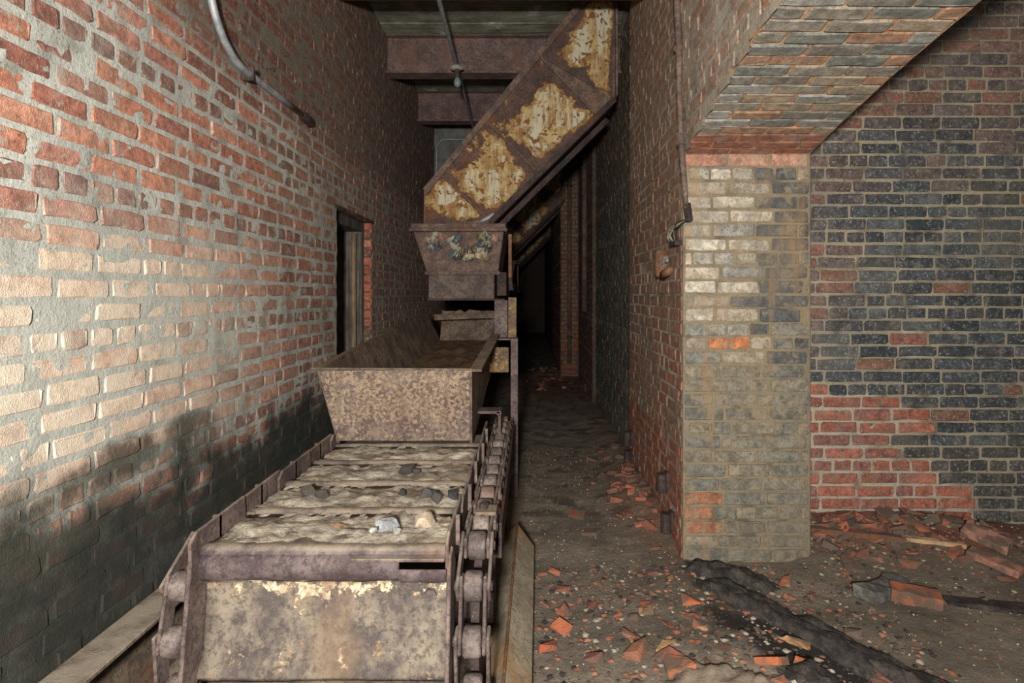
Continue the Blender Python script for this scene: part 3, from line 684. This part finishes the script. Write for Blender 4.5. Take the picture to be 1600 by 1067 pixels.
pp = child('post', MB().box(-.135,-.088,3.955,3.965,-.01,1.035).box(-.096,-.088,3.965,4.01,-.01,1.035).mesh('post', lilac, bevel=.002), po)
child('upper_plate', MB().box(-.25,-.16,4.08,4.095,1.03,1.29).mesh('upper_plate', lilac, bevel=.003), po)
child('upper_angle', MB().box(-.155,-.10,4.06,4.07,1.03,1.31).box(-.108,-.10,4.07,4.11,1.03,1.31).mesh('upper_angle', yel, bevel=.002), po)
child('cap_plate', MB().box(-.25,-.088,3.95,4.1,1.03,1.04).mesh('cap_plate', lilac), po)
for z in (.62,.80,.92,.99): link('rivet', MB().tube([(-.112,3.956,z),(-.112,3.946,z)], [.011,.006], 8).mesh('rivet', rustm), pp)
br = tag(empty('channel_bracket', (-.2,3.15,.33)), 'bent steel channel bracket shielding the right chain', 'bracket')
child('top_plate', MB().box(-.30,-.16,3.13,3.25,.708,.722).mesh('top_plate', lilac, bevel=.003), br)
child('leg', MB().box(-.172,-.158,3.13,3.25,.33,.708).mesh('leg', lilac, bevel=.003), br)
child('corner_bend', MB().tube([(-.168,3.13,.712),(-.168,3.25,.712)], .013, 8).mesh('corner_bend', lilac), br)

# ------------------------------------------------------------------ pan conveyor
pan_rust = rust_mat('pan_rust', C3(70,58,60), C3(112,98,92), orange=C3(112,84,56), dust=C3(138,124,104), damt=.85)
front_pan = rust_mat('front_pan', C3(74,65,62), C3(126,113,96), paint=C3(196,184,152), pamt=.20, oamt=.4, orange=C3(122,98,72), pscale=14, band=(.44,.495,.505,.525,.36), rimc=C3(130,104,80))
side_rust = rust_mat('side_rust', C3(70,56,53), C3(116,99,90), orange=C3(110,80,58), dust=C3(150,140,124), damt=.5)
cv = tag(empty('pan_conveyor', (-.59,1.7,0)), 'rusty steel pan conveyor with roller chains in the foreground', 'conveyor')
PX0, PX1 = -.93, -.238
def loft(prof, x0, x1, th, nx=16, wob=.004):
    pts = [Vector((0,y,z)) for y, z in prof]; nrm = []
    for i in range(len(pts)):
        d = pts[min(i+1,len(pts)-1)]-pts[max(i-1,0)]; nrm.append(Vector((0,-d.z,d.y)).normalized()*th)
    m = MB(); n = len(pts)
    def ps(s, q, o): 
        i = min(int(round(q*(n-1))), n-1); x = x0+(x1-x0)*s
        return Vector((x,0,0))+pts[i]+nrm[i]*(wob/th*fb(x*9, pts[i].y*9, pts[i].z*9))-nrm[i]*o
    m.grid(lambda s, q: ps(s, q, 0), nx, n-1); k = len(m.v); m.grid(lambda s, q: ps(s, q, 1), nx, n-1)
    ring = [i for i in range(nx+1)]+[j*(nx+1)+nx for j in range(1, n)]+[(n-1)*(nx+1)+i for i in range(nx-1, -1, -1)]+[j*(nx+1) for j in range(n-2, 0, -1)]
    for i in range(len(ring)): a, b = ring[i], ring[(i+1) % len(ring)]; m.f.append((a, b, k+b, k+a))
    return m
for k in range(5):
    y = 1.70+.29*k; prof = [(y-.006,.592),(y-.008,.602),(y-.002,.612),(y+.012,.618),(y+.03,.615),(y+.07,.606),(y+.16,.602),(y+.24,.602),(y+.285,.606)]
    child('pan', loft(prof, PX0, PX1, .010).mesh('pan', pan_rust, True), cv)
fp = [(1.722,.522),(1.735,.512),(1.738,.49),(1.735,.45),(1.73,.42),(1.724,.37),(1.716,.32),(1.705,.295),(1.69,.278),(1.682,.265),(1.688,.255)]
bead = [(1.715,.592),(1.698,.588),(1.688,.575),(1.686,.558),(1.692,.54),(1.706,.527),(1.722,.520),(1.732,.512)]
purple = rust_mat('bead_rust', C3(62,49,50), C3(100,86,83), orange=C3(92,66,54), oamt=.2)
child('pan_bead', loft(bead, PX0, -.37, .008, 14).mesh('pan_bead', purple, True), cv)
child('pan_bead', loft([(y_, z_*.8+.1) for y_, z_ in bead[2:]], -.37, PX1, .008, 8).mesh('pan_bead', purple, True), cv)
o = child('pan', loft(fp, PX0, PX1, .010, 20).mesh('pan', front_pan, True), cv); o['label'] = 'upright front pan with pale corroded band'
lp = [(1.70,.252),(1.725,.24),(1.74,.21),(1.76,.14),(1.80,.06),(1.88,.02)]
o = child('pan', loft(lp, PX0, PX1, .010, 20).mesh('pan', front_pan, True), cv)
# the next pan's torn lip over the front pan
child('pan_lip', MB().box(-.50, PX1-.002, 1.665, 1.72, .588, .597).mesh('pan_lip', side_rust, bevel=.002), cv)
def yz_plate(name, x, pts, th, mat, par=cv):
    return child(name, MB().prism([(x,y,z) for y, z in pts], (th,0,0)).mesh(name, mat, bevel=.003), par)
for sx, x in ((-1, PX0-.012), (1, PX1+.002)):
    for k in range(5):
        y = 1.70+.29*k; xo = x+sx*(.006 if k % 2 else 0)
        w_ = yz_plate('side_wing', xo, [(y-.05,.575),(y-.055,.645),(y-.02,.668),(y+.26,.675),(y+.275,.58)], .010, side_rust)
        link('wing_rib', MB().box(xo-.012*(sx < 0)+(.0 if sx < 0 else .01), xo+.01*(sx < 0)+(.022 if sx > 0 else 0), y+.10, y+.112, .58, .668).mesh('wing_rib', side_rust), w_)
    yz_plate('side_wing', x+sx*.004, [(1.70,.62),(1.655,.61),(1.60,.25),(1.625,.225),(1.70,.25),(1.765,.55)], .012, side_rust)
    yz_plate('side_wing', x-sx*.004, [(1.64,.24),(1.60,.20),(1.70,.02),(1.78,.03),(1.72,.20)], .012, side_rust)
# chains: rollers and link plates along the path
path = [(3.6,.56),(1.83,.56),(1.75,.53),(1.705,.45),(1.69,.34),(1.70,.22),(1.76,.08)]
def along(s):
    for i in range(len(path)-1):
        a, b = Vector(path[i]), Vector(path[i+1]); l = (b-a).length
        if s <= l: return a+(b-a)*(s/l)
        s -= l
    return Vector(path[-1])
roller_rust = rust_mat('roller_rust', C3(76,65,62), C3(130,115,106), orange=C3(112,70,48), oamt=.3, rough=.6)
for xc in (-1.0, -.165):
    pts = [along(.146*i) for i in range(16)]
    for i, p in enumerate(pts):
        ro = child('roller', MB().tube([(xc-.026,p.x,p.y),(xc-.02,p.x,p.y),(xc+.02,p.x,p.y),(xc+.026,p.x,p.y)], [.036,.042,.042,.036], 14).mesh('roller', roller_rust, True), cv)
        link('pin', MB().tube([(xc-.055,p.x,p.y),(xc+.055,p.x,p.y)], .014, 8).mesh('pin', rustd), ro)
        if i < len(pts)-1:
            q = pts[i+1]; d = (q-p).normalized()*.03; off = .034 if i % 2 else .045
            for s in (-1, 1):
                a = p-d; b = q+d
                child('link_plate', MB().bar((xc+s*off,a.x,a.y), (xc+s*off,b.x,b.y), .010, .062, (1,0,0) if abs(d.x) < .001 else (0,d.y,-d.x)).mesh('link_plate', side_rust, bevel=.004), cv)
    at_ = child('attachment', MB().box(xc-.02, xc+.05 if xc > -.5 else xc+.09, 1.98, 2.06, .60, .612).mesh('attachment', trough_rust, bevel=.003), cv)
    link('attachment_bolt', MB().tube([(xc+.005,2.02,.61),(xc+.005,2.02,.63)], .016, 6).mesh('attachment_bolt', rustd), at_)
for z in (.47,.365): child('bolt_head', MB().tube([(PX1-.05,1.74,z),(PX1-.05,1.715,z)], [.022,.018], 7).mesh('bolt_head', roller_rust), cv)
child('guide_rail', MB().box(-.112,-.10,2.05,3.6,.44,.55).box(-.14,-.10,2.05,3.6,.43,.442).mesh('guide_rail', rustd, bevel=.003), cv)
for xx in (-1.0,-.165):
    child('support_leg', MB().box(xx-.03,xx+.03,2.25,2.31,0,.5).box(xx-.03,xx+.03,3.3,3.36,0,.5).mesh('support_leg', rustd, bevel=.003), cv)
child('shaft', MB().tube([(-1.08,1.98,.30),(-.125,1.98,.30)], .045, 14).mesh('shaft', rustd), cv)
for xx in (-1.0,-.165): child('sprocket', MB().tube([(xx-.012,1.98,.30),(xx+.012,1.98,.30)], .225, 20).mesh('sprocket', rustd), cv)
# wall-side stringer
st = tag(empty('steel_stringer', (-1.23,1.2,.3)), 'pale dusty steel channel running low along the left wall', 'channel')
sdust = rust_mat('stringer_dust', C3(84,70,58), C3(122,106,88), dust=C3(146,134,116), damt=.95)
child('top_flange', MB().box(-1.285,-1.165,.7,3.6,.305,.32).mesh('top_flange', sdust, bevel=.003), st)
child('web', MB().box(-1.285,-1.272,.7,3.6,.02,.305).mesh('web', sdust), st)
child('bottom_flange', MB().box(-1.285,-1.12,.7,3.6,.0,.02).mesh('bottom_flange', sdust), st)
tag(link('timber_sleeper', MB().box(-1.12,-1.0,.8,3.4,.01,.13).mesh('timber_sleeper', plain_mat('sleeper', C3(84,66,50), C3(118,96,72), grain=(40,3,40)), bevel=.008)), 'brown timber sleeper lying between stringer and conveyor', 'timber')
# inverted steel angle on the aisle floor
ridge = lambda y: Vector((-.07-.012*(3.06-y),y,.165+.006*(y-3)))
ag = rust_mat('angle_rust', C3(140,128,108), C3(172,158,134), orange=C3(160,116,68), oamt=.6, rough=.6)
g = tag(empty('steel_angle', (-.08,2.2,.0)), 'long inverted steel angle lying on the floor right of the conveyor', 'angle iron')
child('ridge_seam', MB().tube([ridge(1.35)+Vector((0,0,-.001)), ridge(2.2)+Vector((0,0,-.001)), ridge(3.05)+Vector((0,0,-.001))], .006, 6).mesh('ridge_seam', rusto), g)
m = MB(); th = Vector((0,0,-.012))
def lg(s, q, sd): 
    y = 1.35+1.71*s; p = ridge(y); sl = Vector((-.125,0,-.145)) if sd < 0 else Vector((.085,0,-.095))
    return p+sl*q+Vector((0,.06*q*(1 if sd < 0 else -.8)*s,0))
for nm, sd in (('left_leg', -1), ('right_leg', 1)):
    m = MB(); N = 12; vs = []
    for i in range(N+1):
        for q in (0, 1): vs.append(lg(i/N, q, sd))
    k = len(vs); vs += [v+th for v in vs]; fs = []
    for i in range(N): fs += [(2*i,2*i+1,2*i+3,2*i+2), (k+2*i,k+2*i+2,k+2*i+3,k+2*i+1), (2*i+1,k+2*i+1,k+2*i+3,2*i+3), (2*i,2*i+2,k+2*i+2,k+2*i)]
    fs += [(0,k,k+1,1), (2*N,2*N+1,k+2*N+1,k+2*N)]
    child(nm, m.add(vs, fs).mesh(nm, ag), g)

# ------------------------------------------------------------------ grit and lumps on the pans
t = NT('pan_grit'); a = t.noise(14, 8, .65); b = t.noise(70, 6, .7); c_ = t.noise(1, 6, .6, t.scale(4, 22, 4))
cc = t.mix(t.ramp(a, .32, .64), C3(100,88,74), C3(190,178,158)); cc = t.mix(t.ramp(c_, .48, .62, 0, .6), cc, C3(116,90,60)); cc = t.mix(t.ramp(b, .42, .32, 0, .7), cc, C3(46,42,40)); cc = t.mix(t.ramp(b, .64, .72), cc, C3(196,188,170))
grit = t.done(cc, .95, t.math('ADD', a, b), .9, .015)
def gz(x, y):
    k = ((y-1.70) % .29)/.29
    return .606+.010*math.exp(-((k-.4)/.25)**2)+.012*fb(x*8, y*11, 2, 4)+.008*fb(x*30, y*30, 5, 3)
m = MB(); m.grid(lambda s, q: (PX0+.01+(PX1-PX0-.02)*s, 1.735+1.13*q, gz(PX0+(PX1-PX0)*s, 1.735+1.13*q)), 60, 90)
tag(link('grit_layer', m.mesh('grit_layer', grit, True, fix=False)), 'pale grit and coal dust caked over the conveyor pans', 'grit', kind='stuff')
m = MB(); m.grid(lambda s, q: (-.88+.58*s, 3.1+2.1*q, .64+(3.1+2.1*q-2.88)*.1157+.016+.03*fb(s*5, q*9, 6, 4)), 30, 60)
tag(link('trough_litter', m.mesh('trough_litter', plain_mat('litter', C3(70,52,38), C3(104,80,56), 14, fleck=C3(190,160,100)), True, fix=False)), 'brown rust scale littering the inside of the trough', 'litter', kind='stuff')
def chunk(seed, sx, sy, sz, n=16, box=.5):
    r = random.Random(seed); bm = bmesh.new()
    for i in range(n):
        if r.random() < box: p = Vector((r.choice((-1,1))*r.uniform(.8,1), r.choice((-1,1))*r.uniform(.75,1), r.choice((-1,1))*r.uniform(.7,1)))
        else:
            p = Vector((r.gauss(0,1), r.gauss(0,1), r.gauss(0,1))).normalized()
        bm.verts.new((p.x*sx, p.y*sy, p.z*sz))
    g_ = bmesh.ops.convex_hull(bm, input=bm.verts)
    bmesh.ops.delete(bm, geom=[v for v in bm.verts if not v.link_faces], context='VERTS')
    me = bpy.data.meshes.new('chunk'); bm.to_mesh(me); bm.free(); return me
rock = objcol_mat('lump', 35)
for i, (x, y, s, col, lab) in enumerate(((-.435,1.84,.034,(176,180,180),'silvery grey lump on the nearest pan'),(-.33,1.86,.042,(186,166,140),'pitted tan lump at the right of the nearest pan'),(-.27,1.87,.03,(170,150,124),'flat tan shard against the right wing'),(-.60,1.87,.03,(186,142,112),'flat pinkish flake on the nearest pan'),(-.50,2.40,.032,(66,62,58),'dark coal lump standing on the middle pans'),(-.46,2.42,.02,(78,74,70),'small dark coal lump right beside the standing lump'),(-.46,2.16,.02,(60,60,60),'round black coal lump on the second pan'),(-.37,2.12,.028,(92,92,88),'grey coal lump left of the pair on the second pan'),(-.33,2.10,.026,(70,72,72),'dark coal lump near the right edge of the second pan'),(-.345,2.17,.02,(84,84,82),'small grey coal lump behind the pair'),(-.275,2.11,.022,(56,56,58),'black coal lump touching the right side wing'),(-.80,2.16,.035,(86,80,72),'low dark clinker lump at the left of the second pan'),(-.74,2.13,.028,(74,70,64),'second clinker lump at the left of the second pan'),(-.40,1.80,.014,(188,184,174),'small white chip before the silvery lump'),(-.47,1.79,.013,(190,186,176),'small white pebble left of the silvery lump'))):
    me = chunk(300+i, s, s*.8, s*(.28 if 'flat' in lab else .75), 20, .1); me.materials.append(rock)
    o = tag(link('coal_lump' if 'coal' in lab else 'stone_lump', me), lab, 'lump', 'lumps on the conveyor pans'); o.location = (x, y, gz(x, y)+s*(.12 if 'flat' in lab else .4)); o.rotation_euler = (0, 0, R.uniform(0, 6)); o.color = lin(col)

# ------------------------------------------------------------------ rubble on the floor
brk = objcol_mat('broken_brick', 30, .95, C3(100,88,75), .85)
VARS = [chunk(400+i, 1, R.uniform(.5,.9), R.uniform(.3,.6), 14, .55) for i in range(14)]
for v in VARS: v.materials.append(brk)
def frag(x, y, s, col, lab, grp, name='brick_fragment', cat='rubble'):
    if grp:
        cw = 'bright orange' if col[0] > 170 and col[1] < 120 else 'tan' if col[0] > 170 else 'brick red' if col[0] > 145 and col[1] < 105 else 'dull brown' if col[1] < 100 and col[0] > 120 else 'greyish'
        lab = ('small ' if s < .026 else 'sizeable ')+cw+' '+lab
    o = tag(link(name, R.choice(VARS)), lab, cat, grp); o.scale = (s, s*R.uniform(.8,1.1), s*R.uniform(.7,1.1))
    o.rotation_euler = (R.uniform(-.45,.45), R.uniform(-.45,.45), R.uniform(0, 6.28)); o.location = (x, y, fz(x, y)+s*.16); o.color = lin(col)
    return o
REDS = [(172,98,70),(142,84,66),(176,108,80),(124,82,68),(104,90,80),(158,102,82),(112,92,78),(132,88,70)]
n = 0
for i in range(95):                                          # foot of the back wall
    x = 1.45+abs(R.gauss(0, .55)); y = 3.26-abs(R.gauss(0, .20))
    if x > 2.75: continue
    frag(x, y, R.uniform(.018,.055), R.choice(REDS), 'brick fragment in the litter at the black wall', 'fragments below the black wall')
for i in range(75):                                          # foot of the corridor wall
    y = 3.9+R.gauss(0, .45); x = WR-.04-abs(R.gauss(0, .13))
    if y < 3.05: continue
    frag(x, y, R.uniform(.018,.05), R.choice(REDS), 'brick fragment heaped against the corridor wall', 'fragments heaped at the corridor wall')
for i in range(90):                                          # front, before the pier
    x = R.uniform(.02, 1.25); y = R.uniform(1.5, 2.9)
    frag(x, y, R.uniform(.010,.034)*(1.25 if y < 2.2 else 1), R.choice(REDS+[(186,140,96),(150,140,124)]), 'brick fragment on the floor in front of the pier', 'fragments before the pier')
for i in range(26):
    frag(.3+R.gauss(0,.22), 9.2+R.gauss(0,.8), R.uniform(.03,.06), R.choice(REDS), 'brick fragment piled across the dark aisle', 'fragments across the far aisle')
m = MB()
for i in range(2000):
    x = R.uniform(.0, 1.5) if i % 3 else 1.4+abs(R.gauss(0,.6)); y = R.uniform(1.45, 2.95) if i % 3 else 3.25-abs(R.gauss(0,.25))
    s = R.uniform(.006,.018); z = fz(x, y); c = R.choice([(140,88,68),(112,96,82),(96,84,72),(150,104,82),(160,148,128),(84,74,66),(60,54,50)])
    p = [(x+s*math.cos(k*1.26+i)*R.uniform(.6,1.2), y+s*math.sin(k*1.26+i)*R.uniform(.6,1.2), z+R.uniform(.1,.5)*s) for k in range(5)]+[(x, y, z+s*.6), (x, y, z-.006)]
    m.add(p, [(k, (k+1) % 5, 5) for k in range(5)]+[((k+1) % 5, k, 6) for k in range(5)], lin(c))
for i in range(8000):
    x = R.uniform(-.05, 2.6); y = R.uniform(1.4, 5.2)
    if y > 2.95 and x > .72 and x < 1.40 or y > 3.3 and x > .72: continue
    s = R.uniform(.002,.008)
    c = R.choice([(150,88,64),(120,104,86),(176,164,140),(70,62,54),(150,140,120),(60,52,46)])
    z = fz(x, y); p = [(x+R.uniform(-s,s), y+R.uniform(-s,s), z+s*R.uniform(.3,1)) for _ in range(3)]+[(x, y, z-.004)]
    m.add(p, [(0,1,2),(0,3,1),(1,3,2),(2,3,0)], lin(c))
t = NT('chips'); chips = t.done(t.n('ShaderNodeVertexColor', layer_name='Col').outputs[0], .95)
tag(link('floor_chips', m.mesh('floor_chips', chips, fix=False)), 'scattered tiny chips of brick and mortar on the floor', 'chips', kind='stuff')
# large singled-out debris
def block(name, lab, cat, p, dims, rz, col, tilt=(0, 0), mat=brk, wob=.006):
    L_, W_, H_ = dims; m = MB(); r = random.Random(len(lab)*7); N = 6; vs = []; fs = []
    for i in range(N+1):
        s = i/N-.5; tw = r.uniform(.9, 1.04)
        for yy, zz in ((-1,-1),(1,-1),(1,1),(-1,1)): vs.append((L_*s, W_/2*yy*tw+r.uniform(-wob,wob), H_/2*zz+r.uniform(-wob,wob)*.5))
    for i in range(N):
        for k in range(4): fs.append((4*i+k, 4*i+(k+1)%4, 4*i+4+(k+1)%4, 4*i+4+k))
    fs += [(3,2,1,0), (4*N,4*N+1,4*N+2,4*N+3)]
    o = tag(link(name, m.add(vs, fs).mesh(name, mat, bevel=.002)), lab, cat)
    x, y = p; o.location = (x, y, max(fz(x, y), fz(x+L_/3*math.cos(rz), y+L_/3*math.sin(rz)), fz(x-L_/3*math.cos(rz), y-L_/3*math.sin(rz)))+H_*.42); o.rotation_euler = (tilt[0], tilt[1], rz); o.color = lin(col); return o
def rotten(name, lab, p, dims, rz, mat, seed):
    L_, W_, H_ = dims; m = MB(); nu, nv = 44, 10
    ca, sa = math.cos(rz), math.sin(rz)
    def ps(s, q, top):
        a = (s-.5)*L_+.05*fb(q*6, seed, 1, 3)*(1 if s in (0., 1.) else 0); b = (q-.5)*W_*(1+.35*fb(s*5, seed+q, 2, 3))
        x = p[0]+a*ca-b*sa; y = p[1]+a*sa+b*ca
        edge = min(1, 6*min(q, 1-q))*min(1, 8*min(s, 1-s))
        return Vector((x, y, fz(x, y)+(H_*edge*(.75+.5*fb(s*4, q*9+seed, 7, 3))+.012*fb(s*9, q*22, seed, 4)+.004 if top else -.01)))
    m.grid(lambda s, q: ps(s, q, True), nu, nv); m.grid(lambda s, q: ps(s, q, False), nu, nv)
    return tag(link(name, m.mesh(name, mat, True)), lab, 'plank')
def ground(px, py, z=.05): d = F*(CZ-z)/(py-VY); return ((px-VX)*d/F, d)
charm = plain_mat('charred_wood', C3(44,39,36), C3(82,74,66), 14, bump=.9, grain=(50,22,50), fleck=C3(120,110,96)); greyw = plain_mat('grey_wood', C3(84,82,76), C3(126,122,112), 10, grain=(40,9,40))
block('plank', 'pale splintered wooden stick lying on the red litter', 'plank', (2.02,3.02), (.27,.04,.022), -.30, (196,160,120))
block('brick', 'pinkish whole brick leaning nearest the black wall', 'brick', (2.30,3.04), (.20,.09,.04), -.9, (188,138,116), (.25,.2))
block('brick', 'pinkish brick slab lying before the leaning brick', 'brick', (2.20,2.86), (.21,.075,.035), -.95, (184,128,106), (.1,.15))
block('brick', 'orange brick with a mortar band on the floor by charred wood', 'brick', (1.66,2.60), (.19,.09,.055), -.42, (172,102,72), (.1,.06))
block('charred_board', 'grey charred wood piece beside the orange brick', 'plank', (1.57,2.68), (.30,.10,.05), .55, (80,78,72), (0,.08), greyw, .012)
block('charred_board', 'long thin dark board lying flat at the right edge', 'plank', (2.15,2.50), (.75,.07,.02), -.25, (50,46,42), (0,0), charm)
rotten('charred_board', 'rotten black plank running from the pier towards the viewer', (.99,2.40), (.85,.12,.05), -1.05, charm, 1)
rotten('charred_board', 'wide rotten black plank right of the other toward the viewer', (1.16,2.20), (.95,.13,.045), -.92, charm, 4)
rotten('charred_board', 'rotten dark brown plank at the right of the black planks', (1.30,2.02), (.80,.10,.04), -.85, charm, 8)
rotten('charred_board', 'short charred plank closest to the lower frame edge', (1.02,1.84), (.5,.13,.05), -.95, charm, 12)
rotten('charred_board', 'charred stub lying at the foot of the pier', (.92,2.80), (.40,.12,.05), -.5, charm, 16)
block('wood_strip', 'brown split strip beside the pier foot on red litter', 'plank', (1.66,3.08), (.42,.05,.03), -.3, (122,82,58))
slabm = plain_mat('dirty_slab', C3(104,92,80), C3(140,122,104), 9, bump=.8, fleck=C3(170,156,136))
rotten('dirty_slab', 'flat dirt covered slab in the front floor litter', (.34,1.86), (.40,.26,.02), -.45, slabm, 21)['category'] = 'slab'
rotten('dirty_slab', 'tilted brown slab next to the front slab', (.62,1.96), (.32,.20,.028), -.5, slabm, 27)['category'] = 'slab'
for i, (px, py, s, col) in enumerate(((878,968,.04,(190,112,78)),(855,995,.05,(180,96,66)),(1080,930,.05,(196,106,66)),(1078,955,.04,(186,96,60)),(1010,940,.032,(190,110,74)),(1060,1035,.06,(186,116,84)),(1245,1000,.05,(190,140,92)),(1205,1045,.05,(190,112,74)),(1260,1045,.05,(186,104,64)),(1040,1005,.04,(190,150,104)),(995,1010,.055,(150,100,76)),(1225,895,.04,(186,104,70)),(965,952,.02,(176,100,70)),(930,928,.02,(170,96,66)),(1530,925,.04,(176,110,84)))):
    x, y = ground(px, py)
    lab = ('orange brick chunk left of centre beside the steel angle','larger orange brick chunk nearest the steel angle','bright orange brick chunk beside the black planks','orange brick chunk in front of the bright one','small orange chunk left of the bright one','large pale orange chunk at the lower frame edge','tan brick half on the black plank','orange chunk below the tan half','jagged orange chunk right of the tan half','tan mortar chunk on the front slab','brown broken half brick on the front slab','orange chunk close to the pier foot','tiny orange chunk on the open dirt','tiniest orange chunk toward the pier','mortar-edged orange chunk far right')[i]
    o = frag(x, y, s, col, lab, None, 'brick_chunk', 'brick')
